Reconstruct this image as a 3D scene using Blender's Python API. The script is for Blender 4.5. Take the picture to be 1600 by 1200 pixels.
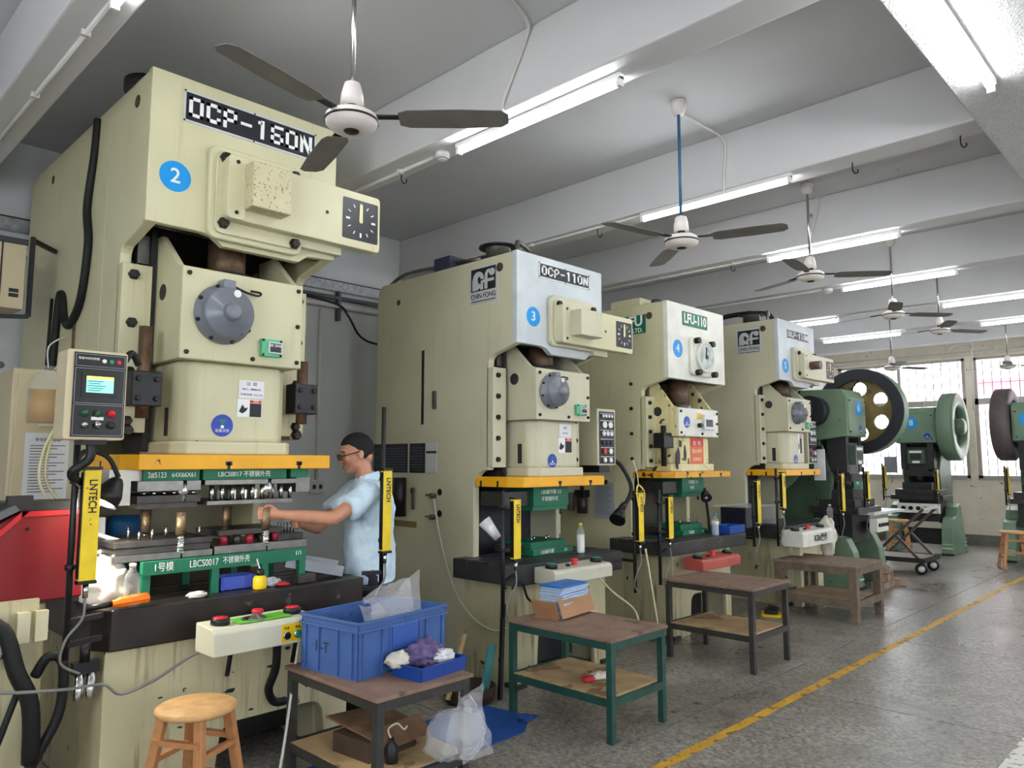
import bpy, math, random
from mathutils import Vector, Matrix, Euler
random.seed(7)
PI = math.pi
scene = bpy.context.scene
for o in list(bpy.data.objects): bpy.data.objects.remove(o)

# ------------------------------------------------------------------ camera
cam_d = bpy.data.cameras.new('camera'); cam = bpy.data.objects.new('camera', cam_d)
scene.collection.objects.link(cam); scene.camera = cam
FPX = 1173.5
cam_d.sensor_width = 36.0; cam_d.lens = FPX * 36.0 / 1600.0
cam_d.clip_start = 0.05; cam_d.clip_end = 200
def _axis(u, v):
    return Vector((u - 800.0, -(v - 600.0), FPX)).normalized()
_X = _axis(1950, 720); _Y = _axis(-410, 720); _Y = (_Y - _X * _X.dot(_Y)).normalized(); _Z = _X.cross(_Y)
if _Z.y < 0: _Z = -_Z
_r = Vector((_X.x, _Y.x, _Z.x)); _u = Vector((_X.y, _Y.y, _Z.y)); _f = Vector((_X.z, _Y.z, _Z.z))
_m = Matrix((( _r.x, _u.x, -_f.x, 0), (_r.y, _u.y, -_f.y, 0), (_r.z, _u.z, -_f.z, 1.6), (0, 0, 0, 1)))
cam.matrix_world = _m

# ------------------------------------------------------------------ world, exposure
world = bpy.data.worlds.new('sky'); scene.world = world; world.use_nodes = True
bg = world.node_tree.nodes['Background']; bg.inputs[0].default_value = (0.93, 0.96, 1.0, 1); bg.inputs[1].default_value = 4.2
scene.view_settings.view_transform = 'Standard'; scene.view_settings.look = 'None'
scene.view_settings.gamma = 1.0; scene.view_settings.use_curve_mapping = False
scene.view_settings.exposure = 1.15
TUBE = 26.0          # radiance of the fluorescent tubes

# ------------------------------------------------------------------ materials
MATS = {}
def srgb(r, g, b):
    def f(c):
        c /= 255.0
        return c / 12.92 if c <= 0.04045 else ((c + 0.055) / 1.055) ** 2.4
    return (f(r), f(g), f(b), 1.0)
def mat(name, col, rough=0.6, metal=0.0, var=0.12, scale=6.0, bump=0.0, bscale=60.0, chips=None, streak=None,
        spec=0.5, trans=0.0, alpha=1.0, emit=None, es=0.0, coat=0.0, ior=1.45):
    """procedural surface: base colour with broad tonal variation, optional paint chips and vertical oil streaks"""
    if name in MATS: return MATS[name]
    m = bpy.data.materials.new(name); m.use_nodes = True; MATS[name] = m
    nt = m.node_tree; N = nt.nodes; L = nt.links; b = N['Principled BSDF']
    c = srgb(*col)
    b.inputs['Base Color'].default_value = c; b.inputs['Roughness'].default_value = rough; b.inputs['Metallic'].default_value = metal
    b.inputs['Specular IOR Level'].default_value = spec; b.inputs['IOR'].default_value = ior
    b.inputs['Transmission Weight'].default_value = trans; b.inputs['Alpha'].default_value = alpha
    b.inputs['Coat Weight'].default_value = coat
    if emit:
        b.inputs['Emission Color'].default_value = srgb(*emit); b.inputs['Emission Strength'].default_value = es
    if var > 0 or bump > 0 or chips or streak:
        tc = N.new('ShaderNodeTexCoord'); geo = N.new('ShaderNodeNewGeometry')
        out = None
        if var > 0:
            n = N.new('ShaderNodeTexNoise'); n.inputs['Scale'].default_value = scale; n.inputs['Detail'].default_value = 5
            L.new(geo.outputs['Position'], n.inputs['Vector'])
            r = N.new('ShaderNodeValToRGB'); r.color_ramp.elements[0].position = 0.3; r.color_ramp.elements[1].position = 0.7
            r.color_ramp.elements[0].color = tuple(x * (1 - var) for x in c[:3]) + (1,)
            r.color_ramp.elements[1].color = tuple(min(1, x * (1 + var)) for x in c[:3]) + (1,)
            L.new(n.outputs['Fac'], r.inputs['Fac']); out = r.outputs['Color']
        def over(mask, col2, prev):
            mx = N.new('ShaderNodeMix'); mx.data_type = 'RGBA'; mx.inputs[7].default_value = srgb(*col2)
            L.new(mask, mx.inputs[0])
            if prev: L.new(prev, mx.inputs[6])
            else: mx.inputs[6].default_value = c
            return mx.outputs[2]
        if streak:
            col2, thr, amt = streak
            mp = N.new('ShaderNodeMapping'); mp.inputs['Scale'].default_value = (9, 9, 0.45); L.new(geo.outputs['Position'], mp.inputs['Vector'])
            n = N.new('ShaderNodeTexNoise'); n.inputs['Scale'].default_value = 2.3; n.inputs['Detail'].default_value = 7; n.inputs['Roughness'].default_value = 0.65; L.new(mp.outputs[0], n.inputs['Vector'])
            mr = N.new('ShaderNodeMapRange'); mr.inputs[1].default_value = thr; mr.inputs[2].default_value = thr + 0.22; mr.inputs[4].default_value = amt
            n2 = N.new('ShaderNodeTexNoise'); n2.inputs['Scale'].default_value = 2.7; n2.inputs['Detail'].default_value = 3; L.new(geo.outputs['Position'], n2.inputs['Vector'])
            m2 = N.new('ShaderNodeMapRange'); m2.inputs[1].default_value = 0.40; m2.inputs[2].default_value = 0.56; L.new(n2.outputs['Fac'], m2.inputs[0])
            mu = N.new('ShaderNodeMath'); mu.operation = 'MULTIPLY'; L.new(mr.outputs[0], mu.inputs[0]); L.new(m2.outputs[0], mu.inputs[1])
            L.new(n.outputs['Fac'], mr.inputs[0]); out = over(mu.outputs[0], col2, out)
        if chips:
            col2, thr, sc = chips
            n = N.new('ShaderNodeTexNoise'); n.inputs['Scale'].default_value = sc; n.inputs['Detail'].default_value = 6; n.inputs['Roughness'].default_value = 0.6
            L.new(geo.outputs['Position'], n.inputs['Vector'])
            mr = N.new('ShaderNodeMapRange'); mr.inputs[1].default_value = thr; mr.inputs[2].default_value = thr + 0.02
            L.new(n.outputs['Fac'], mr.inputs[0]); out = over(mr.outputs[0], col2, out)
        if out: L.new(out, b.inputs['Base Color'])
        if bump > 0:
            n = N.new('ShaderNodeTexNoise'); n.inputs['Scale'].default_value = bscale; n.inputs['Detail'].default_value = 4
            L.new(geo.outputs['Position'], n.inputs['Vector'])
            bp = N.new('ShaderNodeBump'); bp.inputs['Strength'].default_value = bump; bp.inputs['Distance'].default_value = 0.01
            L.new(n.outputs['Fac'], bp.inputs['Height']); L.new(bp.outputs[0], b.inputs['Normal'])
    return m
def glass(name, col=(235, 240, 242), op=0.12, rough=0.05):
    """thin clear plastic or glass: mostly lets light through, with a sheen"""
    if name in MATS: return MATS[name]
    m = bpy.data.materials.new(name); m.use_nodes = True; MATS[name] = m
    nt = m.node_tree; N = nt.nodes; L = nt.links
    for n in list(N): N.remove(n)
    o = N.new('ShaderNodeOutputMaterial'); t = N.new('ShaderNodeBsdfTransparent'); g = N.new('ShaderNodeBsdfPrincipled')
    g.inputs['Base Color'].default_value = srgb(*col); g.inputs['Roughness'].default_value = rough
    t.inputs[0].default_value = (0.97, 0.98, 0.98, 1)
    fr = N.new('ShaderNodeLayerWeight'); fr.inputs[0].default_value = 0.35
    pw = N.new('ShaderNodeMath'); pw.operation = 'POWER'; pw.inputs[1].default_value = 2.5; L.new(fr.outputs['Facing'], pw.inputs[0])
    ad = N.new('ShaderNodeMath'); ad.operation = 'MULTIPLY_ADD'; ad.use_clamp = True; ad.inputs[1].default_value = 0.5; ad.inputs[2].default_value = op
    mx = N.new('ShaderNodeMixShader')
    L.new(pw.outputs[0], ad.inputs[0]); L.new(ad.outputs[0], mx.inputs[0]); L.new(t.outputs[0], mx.inputs[1]); L.new(g.outputs[0], mx.inputs[2]); L.new(mx.outputs[0], o.inputs[0])
    return m

CREAM = mat('press_cream_paint', (205, 200, 164), 0.42, var=0.06, scale=2.2, chips=((70, 56, 40), 0.735, 9), streak=((150, 132, 84), 0.56, 0.38))
CREAM2 = mat('press_grey_cream_paint', (199, 195, 168), 0.42, var=0.06, scale=2.0, chips=((70, 56, 40), 0.735, 9), streak=((140, 128, 90), 0.56, 0.35))
CREAM_BASE = mat('press_base_paint', (196, 188, 152), 0.45, var=0.10, scale=3, chips=((52, 42, 32), 0.655, 9), streak=((78, 60, 36), 0.50, 0.9))
CREAM_YEL = mat('press_yellowed_paint', (222, 212, 160), 0.42, var=0.08, scale=4, chips=((60, 46, 30), 0.60, 10), streak=((176, 140, 60), 0.5, 0.6))
PALE = mat('pale_repaint', (196, 203, 206), 0.42, var=0.10, scale=5)
PALEW = mat('white_repaint', (226, 226, 214), 0.42, var=0.10, scale=6, chips=((120, 112, 92), 0.70, 7))
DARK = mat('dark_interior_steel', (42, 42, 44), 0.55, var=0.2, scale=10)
BLACK = mat('black_painted_steel', (24, 24, 27), 0.42, var=0.15, scale=12)
BLACKP = mat('black_plastic', (20, 20, 23), 0.38, var=0.0)
RUBBER = mat('black_rubber', (17, 17, 18), 0.6, var=0.1)
BOLT = mat('dark_bolt_steel', (48, 44, 40), 0.45, metal=0.6, var=0.15, scale=40)
STEEL = mat('tool_steel', (122, 120, 116), 0.34, metal=0.85, var=0.18, scale=18)
DSTEEL = mat('oiled_dark_steel', (66, 64, 62), 0.38, metal=0.5, var=0.25, scale=14)
BOLSTER = mat('bolster_oily_steel', (48, 42, 40), 0.36, metal=0.35, var=0.3, scale=6, chips=((92, 84, 76), 0.68, 7))
BOLSTERG = mat('bolster_grey_steel', (62, 62, 63), 0.38, metal=0.35, var=0.25, scale=6, chips=((104, 100, 96), 0.68, 7))
CHROME = mat('bright_steel', (196, 196, 192), 0.2, metal=1.0, var=0.1, scale=30)
RUSTROD = mat('rusty_steel_rod', (98, 76, 58), 0.5, metal=0.4, var=0.35, scale=25)
YELLOW = mat('yellow_slide_paint', (240, 174, 24), 0.42, var=0.07, scale=8, chips=((60, 44, 22), 0.68, 14))
YELCUR = mat('yellow_curtain_housing', (236, 204, 36), 0.38, var=0.10, scale=16, chips=((150, 122, 36), 0.68, 20))
GREEN = mat('green_die_paint', (18, 110, 78), 0.5, var=0.10, scale=12)
GREENM = mat('machine_green_paint', (112, 136, 112), 0.4, var=0.10, scale=4, chips=((58, 58, 48), 0.70, 9))
GREEND = mat('dark_machine_green', (70, 92, 74), 0.45, var=0.15, scale=5, chips=((48, 46, 38), 0.66, 9))
GREENB = mat('bench_frame_green', (34, 74, 66), 0.5, var=0.2, scale=12, chips=((46, 34, 26), 0.66, 16))
GREYM = mat('grey_motor_enamel', (118, 122, 132), 0.34, var=0.08, scale=12, chips=((72, 74, 80), 0.68, 20), coat=0.2)
MINT = mat('green_counter_plastic', (92, 190, 140), 0.4, var=0.05)
WHITE = mat('white_print', (236, 236, 234), 0.5, var=0.0)
PAPER = mat('white_paper', (228, 228, 232), 0.7, var=0.04, scale=10)
INK = mat('dark_print', (40, 40, 46), 0.6, var=0.0)
REDINK = mat('red_print', (206, 52, 34), 0.5, var=0.0)
ORINK = mat('orange_print', (222, 108, 44), 0.5, var=0.05)
PLATEB = mat('nameplate_black', (34, 36, 42), 0.4, var=0.25, scale=60)
ALU = mat('brushed_aluminium', (206, 208, 210), 0.4, metal=0.25, var=0.06, scale=30)
STICK = mat('blue_number_sticker', (20, 150, 226), 0.4, var=0.0)
SAFEB = mat('safety_sticker_blue', (24, 62, 176), 0.4, var=0.0)
SAFEG = mat('safety_sticker_green', (20, 120, 90), 0.4, var=0.0)
RED = mat('feeder_red_paint', (116, 12, 22), 0.4, var=0.05, scale=5)
GREY = mat('grey_machine_paint', (92, 94, 98), 0.45, var=0.08)
BEIGE = mat('beige_cabinet_paint', (206, 192, 158), 0.5, var=0.06, scale=4)
WALLM = mat('grey_wall_paint', (204, 206, 207), 0.75, var=0.06, scale=1.4, chips=((132, 132, 132), 0.72, 2.5))
WALLF = mat('stained_far_wall', (234, 222, 204), 0.8, var=0.08, scale=2.5, chips=((150, 128, 92), 0.665, 13))
CEIL = mat('ceiling_paint', (208, 209, 211), 0.8, var=0.05, scale=0.9, chips=((150, 150, 150), 0.735, 3.0))
BEAM = mat('beam_paint', (214, 213, 214), 0.75, var=0.05, scale=1.2, chips=((150, 148, 146), 0.715, 5.0), bump=0.12, bscale=10)
ROUGHBEAM = mat('rough_plaster_beam', (206, 205, 204), 0.85, var=0.08, scale=30, bump=0.9, bscale=85)
CONDUIT = mat('conduit_white', (214, 212, 206), 0.5, var=0.06)
GALV = mat('galvanised_duct', (168, 172, 174), 0.35, metal=0.6, var=0.25, scale=26)
FANW = mat('fan_cream_enamel', (226, 218, 212), 0.35, var=0.05, scale=10)
FANB = mat('fan_blade_dusty', (120, 116, 112), 0.5, var=0.15, scale=8)
FANR = mat('fan_rod_blue', (40, 96, 132), 0.5, var=0.2, scale=14)
FIX = mat('tube_fixture_white', (230, 230, 228), 0.45, var=0.0)
WOOD = mat('stool_wood', (206, 162, 108), 0.5, var=0.16, scale=18)
WOODL = mat('stool_leg_wood', (188, 132, 86), 0.5, var=0.16, scale=22)
BOARD = mat('bench_top_board', (132, 106, 92), 0.62, var=0.22, scale=9, chips=((96, 76, 64), 0.6, 5))
PLY = mat('shelf_plywood', (190, 162, 120), 0.62, var=0.2, scale=7, chips=((142, 114, 80), 0.58, 4))
OLDWOOD = mat('old_grey_timber', (112, 98, 84), 0.7, var=0.28, scale=14)
BRACKET = mat('dark_angle_iron', (52, 52, 50), 0.5, var=0.2, scale=14)
CRATE = mat('blue_crate_plastic', (64, 98, 158), 0.48, var=0.10, scale=8, chips=((52, 72, 112), 0.64, 12))
TRAY = mat('blue_tray_plastic', (24, 66, 150), 0.42, var=0.1, scale=10)
MATB = mat('blue_floor_mat', (20, 72, 146), 0.8, var=0.15, scale=10)
POLY = glass('clear_polythene', (236, 236, 240), 0.24, 0.16)
PET = glass('clear_bottle', (240, 244, 244), 0.14, 0.05)
PANE = glass('window_glass', (250, 250, 250), 0.02, 0.02)
OIL = mat('amber_oil', (200, 150, 50), 0.15, var=0.0, alpha=0.8)
MILK = mat('white_liquid', (236, 236, 230), 0.4, var=0.0)
SKIN = mat('skin', (196, 140, 112), 0.5, var=0.07, scale=20)
HAIR = mat('black_hair', (8, 8, 9), 0.75, var=0.2, scale=80)
SHIRT = mat('light_blue_shirt', (204, 226, 242), 0.75, var=0.04, scale=12)
TROUS = mat('dark_trousers', (44, 46, 56), 0.8, var=0.1)
CARD = mat('brown_cardboard', (170, 128, 92), 0.75, var=0.10, scale=9)
RAGP = mat('purple_rag', (104, 90, 132), 0.85, var=0.25, scale=30)
RAGW = mat('white_rag', (220, 214, 200), 0.85, var=0.10, scale=20)
LED = mat('lit_lamp_lens', (255, 250, 236), 0.5, var=0.0, emit=(255, 246, 226), es=40)
SCREEN_C = mat('lit_screen_cyan', (120, 210, 190), 0.5, var=0.0, emit=(120, 214, 190), es=0.8)
SCREEN_Y = mat('lit_screen_yellow', (226, 222, 90), 0.5, var=0.0, emit=(226, 222, 90), es=0.8)
BTN_R = mat('red_button', (206, 40, 52), 0.35, var=0.0)
BTN_G = mat('green_button', (28, 138, 112), 0.4, var=0.0)
BTN_K = mat('green_indicator', (44, 82, 66), 0.4, var=0.0)
LIME = mat('lime_green_plastic', (104, 196, 60), 0.4, var=0.05)
ORANGE = mat('orange_handle', (236, 112, 20), 0.3, var=0.05, coat=0.4)
TAG = mat('yellow_label', (240, 198, 26), 0.45, var=0.05)
TUBEM = mat('lit_tube', (255, 255, 255), 0.5, var=0.0, emit=(248, 252, 255), es=TUBE)

# ------------------------------------------------------------------ mesh helpers
class MB:
    def __init__(s): s.v = []; s.f = []; s.sm = []
    def add(s, vs, fs, smooth=False):
        o = len(s.v); s.v += [tuple(p) for p in vs]
        for f in fs: s.f.append([i + o for i in f]); s.sm.append(smooth)
        return s
    def box(s, a, b):
        x0, y0, z0 = [min(a[i], b[i]) for i in range(3)]; x1, y1, z1 = [max(a[i], b[i]) for i in range(3)]
        return s.add([(x0,y0,z0),(x1,y0,z0),(x1,y1,z0),(x0,y1,z0),(x0,y0,z1),(x1,y0,z1),(x1,y1,z1),(x0,y1,z1)],
                     [(0,3,2,1),(4,5,6,7),(0,1,5,4),(1,2,6,5),(2,3,7,6),(3,0,4,7)])
    def obox(s, c, size, rot=(0,0,0)):
        R = Euler(rot).to_matrix(); c = Vector(c); h = [x / 2 for x in size]
        vs = [c + R @ Vector((sx*h[0], sy*h[1], sz*h[2])) for sz in (-1,1) for sx, sy in ((-1,-1),(1,-1),(1,1),(-1,1))]
        return s.add(vs, [(0,3,2,1),(4,5,6,7),(0,1,5,4),(1,2,6,5),(2,3,7,6),(3,0,4,7)])
    def bar(s, p0, p1, w, h=None):
        """square bar between two points"""
        h = h or w; p0 = Vector(p0); p1 = Vector(p1); d = (p1 - p0).normalized()
        up = Vector((0,0,1)) if abs(d.z) < 0.95 else Vector((1,0,0))
        a = d.cross(up).normalized() * (w / 2); b = a.cross(d).normalized() * (h / 2)
        vs = [p + sa * a + sb * b for p in (p0, p1) for sa, sb in ((-1,-1),(1,-1),(1,1),(-1,1))]
        return s.add(vs, [(0,3,2,1),(4,5,6,7),(0,1,5,4),(1,2,6,5),(2,3,7,6),(3,0,4,7)])
    def cyl(s, p0, p1, r0, r1=None, n=14, caps=True):
        r1 = r0 if r1 is None else r1; p0 = Vector(p0); p1 = Vector(p1); d = (p1 - p0).normalized()
        up = Vector((0,0,1)) if abs(d.z) < 0.9 else Vector((1,0,0))
        a = d.cross(up).normalized(); b = d.cross(a)
        vs = [p0 + r0*(math.cos(t)*a + math.sin(t)*b) for t in [2*PI*i/n for i in range(n)]]
        vs += [p1 + r1*(math.cos(t)*a + math.sin(t)*b) for t in [2*PI*i/n for i in range(n)]]
        o = len(s.v); s.add(vs, [(i, (i+1) % n, n + (i+1) % n, n + i) for i in range(n)], True)
        if caps:
            s.f.append([o + i for i in range(n)][::-1]); s.sm.append(False)
            s.f.append([o + n + i for i in range(n)]); s.sm.append(False)
        return s
    def tube(s, pts, r, n=8, smooth_path=True, k=5):
        P = [Vector(p) for p in pts]
        if smooth_path and len(P) > 2:
            Q = []
            for i in range(len(P) - 1):
                p0 = P[max(i-1, 0)]; p1 = P[i]; p2 = P[i+1]; p3 = P[min(i+2, len(P)-1)]
                for j in range(k):
                    t = j / k
                    Q.append(0.5 * ((2*p1) + (p2-p0)*t + (2*p0-5*p1+4*p2-p3)*t*t + (3*p1-p0-3*p2+p3)*t**3))
            P = Q + [P[-1]]
        rings = []; a = None
        for i, p in enumerate(P):
            d = (P[min(i+1, len(P)-1)] - P[max(i-1, 0)]).normalized()
            if a is None:
                up = Vector((0,0,1)) if abs(d.z) < 0.9 else Vector((1,0,0)); a = d.cross(up).normalized()
            else:
                a = (a - d * a.dot(d)); a = a.normalized() if a.length > 1e-6 else d.orthogonal().normalized()
            b = d.cross(a)
            rr = r(i / (len(P)-1)) if callable(r) else r
            rings.append([p + rr*(math.cos(2*PI*j/n)*a + math.sin(2*PI*j/n)*b) for j in range(n)])
        vs = [q for g in rings for q in g]; fs = []
        for i in range(len(rings)-1):
            for j in range(n): fs.append((i*n+j, i*n+(j+1) % n, (i+1)*n+(j+1) % n, (i+1)*n+j))
        o = len(s.v); s.add(vs, fs, True)
        s.f.append([o + j for j in range(n)][::-1]); s.sm.append(False)
        s.f.append([o + (len(rings)-1)*n + j for j in range(n)]); s.sm.append(False)
        return s
    def lathe(s, prof, org=(0,0,0), axis=(0,0,1), n=24, smooth=True, caps=True):
        """profile of (radius, along-axis) pairs"""
        d = Vector(axis).normalized(); up = Vector((0,0,1)) if abs(d.z) < 0.9 else Vector((1,0,0))
        a = d.cross(up).normalized(); b = d.cross(a); org = Vector(org)
        vs = []; fs = []
        for r, h in prof:
            for j in range(n): vs.append(org + d*h + r*(math.cos(2*PI*j/n)*a + math.sin(2*PI*j/n)*b))
        for i in range(len(prof)-1):
            for j in range(n): fs.append((i*n+j, i*n+(j+1) % n, (i+1)*n+(j+1) % n, (i+1)*n+j))
        o = len(s.v); s.add(vs, fs, smooth)
        if caps and prof[0][0] > 1e-5: s.f.append([o + j for j in range(n)][::-1]); s.sm.append(False)
        if caps and prof[-1][0] > 1e-5: s.f.append([o + (len(prof)-1)*n + j for j in range(n)]); s.sm.append(False)
        return s
    def prism(s, poly, fn, d0, d1, smooth=False):
        """polygon (list of 2-D points) extruded from depth d0 to d1; fn(a, b, d) gives the 3-D point"""
        n = len(poly); vs = [fn(a, b, d0) for a, b in poly] + [fn(a, b, d1) for a, b in poly]
        o = len(s.v); s.add(vs, [(i, (i+1) % n, n + (i+1) % n, n + i) for i in range(n)], smooth)
        s.f.append([o + i for i in range(n)][::-1]); s.sm.append(False)
        s.f.append([o + n + i for i in range(n)]); s.sm.append(False)
        return s
    def ball(s, c, r, n=14, m=9, R=None):
        r = (r, r, r) if not hasattr(r, '__len__') else r; c = Vector(c); vs = []; fs = []
        for i in range(m+1):
            th = PI * i / m
            for j in range(n):
                ph = 2*PI*j/n; p = Vector((r[0]*math.sin(th)*math.cos(ph), r[1]*math.sin(th)*math.sin(ph), r[2]*math.cos(th)))
                vs.append(c + (R @ p if R else p))
        for i in range(m):
            for j in range(n): fs.append((i*n+j, (i+1)*n+j, (i+1)*n+(j+1) % n, i*n+(j+1) % n))
        return s.add(vs, fs, True)
    def build(s, name, m, parent=None, bev=0.0, world=False, seg=2):
        me = bpy.data.meshes.new(name)
        vs = s.v
        if world and parent is not None:
            inv = WM[parent.name].inverted(); vs = [tuple(inv @ Vector(p)) for p in vs]
        me.from_pydata(vs, [], s.f); me.update()
        import bmesh as _b
        bm = _b.new(); bm.from_mesh(me)
        _b.ops.recalc_face_normals(bm, faces=bm.faces); bm.to_mesh(me); bm.free()
        if len(me.polygons) == len(s.sm): me.polygons.foreach_set('use_smooth', s.sm)
        else:
            for p in me.polygons: p.use_smooth = any(s.sm)
        me.materials.append(m)
        o = bpy.data.objects.new(name, me); scene.collection.objects.link(o)
        if parent is not None: o.parent = parent; WM[o.name] = WM[parent.name]
        else: WM[o.name] = Matrix()
        if bev > 0:
            md = o.modifiers.new('edge', 'BEVEL'); md.width = bev; md.segments = seg; md.limit_method = 'ANGLE'; md.angle_limit = 0.7; md.harden_normals = False
        return o
WM = {}
def XZ(a, b, d): return (a, d, b)        # polygon drawn on a front-facing plane, depth along y
def YZ(a, b, d): return (d, a, b)        # polygon drawn on a side-facing plane, depth along x
def XY(a, b, d): return (a, b, d)
def arc(cx, cy, r, a0, a1, n=6):
    return [(cx + r*math.cos(math.radians(a0 + (a1-a0)*i/n)), cy + r*math.sin(math.radians(a0 + (a1-a0)*i/n))) for i in range(n+1)]
def rrect(x0, y0, x1, y1, r, n=4):
    return arc(x1-r, y0+r, r, -90, 0, n) + arc(x1-r, y1-r, r, 0, 90, n) + arc(x0+r, y1-r, r, 90, 180, n) + arc(x0+r, y0+r, r, 180, 270, n)
def disc(cx, cy, r, n=28): return [(cx + r*math.cos(2*PI*i/n), cy + r*math.sin(2*PI*i/n)) for i in range(n)]
def thing(name, label, cat, loc=(0,0,0), rz=0.0, group=None):
    o = bpy.data.objects.new(name, None); o.empty_display_size = 0.1; scene.collection.objects.link(o)
    o.location = loc; o.rotation_euler = (0, 0, rz); tag(o, label, cat, group)
    WM[o.name] = Matrix.Translation(loc) @ Matrix.Rotation(rz, 4, 'Z')
    return o
def tag(o, label, cat, group=None):
    o['label'] = label; o['category'] = cat
    if group: o['group'] = group
    return o
def struct(o, label=None):
    o['kind'] = 'structure'
    if label: o['label'] = label
    return o
FRONT = (PI/2, 0, 0); SIDE = (PI/2, 0, -PI/2)
def text(body, size, m, parent, loc, rot=FRONT, name='lettering', bold=0.0, align='CENTER', width=None, ext=0.0008, world=False):
    c = bpy.data.curves.new('glyphs', 'FONT'); c.body = body; c.size = size; c.offset = bold * size; c.extrude = ext
    c.align_x = align; c.align_y = 'CENTER'; c.resolution_u = 3
    t = bpy.data.objects.new('glyphs', c); me = bpy.data.meshes.new_from_object(t)
    bpy.data.objects.remove(t); bpy.data.curves.remove(c)
    if width and len(me.vertices):
        xs = [v.co.x for v in me.vertices]; w = max(xs) - min(xs)
        if w > 1e-6: me.transform(Matrix.Diagonal((width / w, 1, 1, 1)))
    M = Matrix.Translation(loc) @ Euler(rot).to_matrix().to_4x4()
    if world: M = WM[parent.name].inverted() @ M
    me.transform(M); me.name = name; me.materials.clear(); me.materials.append(m)
    o = bpy.data.objects.new(name, me); scene.collection.objects.link(o)
    if parent is not None: o.parent = parent; WM[o.name] = WM[parent.name]
    return o
def copy_tree(o, parent=None):
    c = o.copy(); scene.collection.objects.link(c); c.parent = parent
    for ch in list(o.children): copy_tree(ch, c)
    return c
def mesh_copy(o, loc, parent):
    c = o.copy(); scene.collection.objects.link(c); c.parent = parent; c.location = loc; return c
# square block lettering drawn as strokes on a 4 x 6 grid
GL = {'O': [(0,0,1,6),(3,0,4,6),(0,0,4,1),(0,5,4,6)], 'C': [(0,0,1,6),(0,0,4,1.1),(0,4.9,4,6),(3,0,4,2),(3,4,4,6)],
      'P': [(0,0,1,6),(0,5,4,6),(3,2.2,4,6),(0,2.2,4,3.2)], '-': [(0.3,2.6,3.7,3.5)], '1': [(1.6,0,2.7,6),(0.8,4.6,2,5.6)],
      '6': [(0,0,1,6),(0,0,4,1),(3,0,4,3.4),(0,2.5,4,3.4),(0,5,4,6)], '0': [(0,0,1,6),(3,0,4,6),(0,0,4,1),(0,5,4,6)], 'N': [(0,0,1,6),(3,0,4,6)]}
def block_text(body, x0, z0, w, h, y, m, parent, th=0.004):
    n = len(body); step = w / n; sx = step * 0.82 / 4; sz = h / 6; x = x0
    for ch in body:
        mb = MB()
        for a, b, c, d in GL[ch]: mb.box((x + a*sx, y - th, z0 + b*sz), (x + c*sx, y, z0 + d*sz))
        if ch == 'N': mb.prism([(x, z0 + 6*sz), (x + 1.2*sx, z0 + 6*sz), (x + 4*sx, z0), (x + 2.8*sx, z0)], XZ, y - th, y)
        mb.build('letter', m, parent); x += step

# ================================================================== the setting
X0, X1, Y0, Y1, ZC, ZB = -3.2, 16.6, -5.0, 6.5, 4.0, 3.58
def floor_material():
    m = bpy.data.materials.new('terrazzo_concrete'); m.use_nodes = True; N = m.node_tree.nodes; L = m.node_tree.links; b = N['Principled BSDF']
    geo = N.new('ShaderNodeNewGeometry')
    n1 = N.new('ShaderNodeTexNoise'); n1.inputs['Scale'].default_value = 0.9; n1.inputs['Detail'].default_value = 7; n1.inputs['Roughness'].default_value = 0.6
    L.new(geo.outputs['Position'], n1.inputs['Vector'])
    r1 = N.new('ShaderNodeValToRGB'); r1.color_ramp.elements[0].position = 0.32; r1.color_ramp.elements[1].position = 0.68
    r1.color_ramp.elements[0].color = srgb(108, 104, 98); r1.color_ramp.elements[1].color = srgb(150, 146, 140); L.new(n1.outputs['Fac'], r1.inputs['Fac'])
    v = N.new('ShaderNodeTexVoronoi'); v.inputs['Scale'].default_value = 52; L.new(geo.outputs['Position'], v.inputs['Vector'])
    r2 = N.new('ShaderNodeValToRGB'); r2.color_ramp.elements[0].color = (0.42, 0.41, 0.39, 1); r2.color_ramp.elements[1].color = (1.7, 1.68, 1.62, 1)
    L.new(v.outputs['Color'], r2.inputs['Fac'])
    mx = N.new('ShaderNodeMix'); mx.data_type = 'RGBA'; mx.blend_type = 'MULTIPLY'; mx.inputs[0].default_value = 1
    L.new(r1.outputs[0], mx.inputs[6]); L.new(r2.outputs[0], mx.inputs[7])
    n3 = N.new('ShaderNodeTexNoise'); n3.inputs['Scale'].default_value = 2.6; n3.inputs['Detail'].default_value = 6; L.new(geo.outputs['Position'], n3.inputs['Vector'])
    r3 = N.new('ShaderNodeValToRGB'); r3.color_ramp.elements[0].position = 0.55; r3.color_ramp.elements[1].position = 0.75; L.new(n3.outputs['Fac'], r3.inputs['Fac'])
    mx2 = N.new('ShaderNodeMix'); mx2.data_type = 'RGBA'; mx2.inputs[7].default_value = srgb(74, 70, 64); L.new(mx.outputs[2], mx2.inputs[6])
    ml = N.new('ShaderNodeMath'); ml.operation = 'MULTIPLY'; ml.inputs[1].default_value = 0.5; L.new(r3.outputs[0], ml.inputs[0]); L.new(ml.outputs[0], mx2.inputs[0])
    L.new(mx2.outputs[2], b.inputs['Base Color'])
    rr = N.new('ShaderNodeMapRange'); rr.inputs[1].default_value = 0.3; rr.inputs[2].default_value = 0.7; rr.inputs[3].default_value = 0.24; rr.inputs[4].default_value = 0.42
    L.new(n1.outputs['Fac'], rr.inputs[0]); L.new(rr.outputs[0], b.inputs['Roughness'])
    return m
FLOORM = floor_material(); JOINT = mat('floor_joint_dirt', (52, 48, 44), 0.8, var=0.1)
floor = struct(MB().box((X0, Y0, -0.10), (X1, Y1, -0.012)).build('floor', JOINT))
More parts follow.
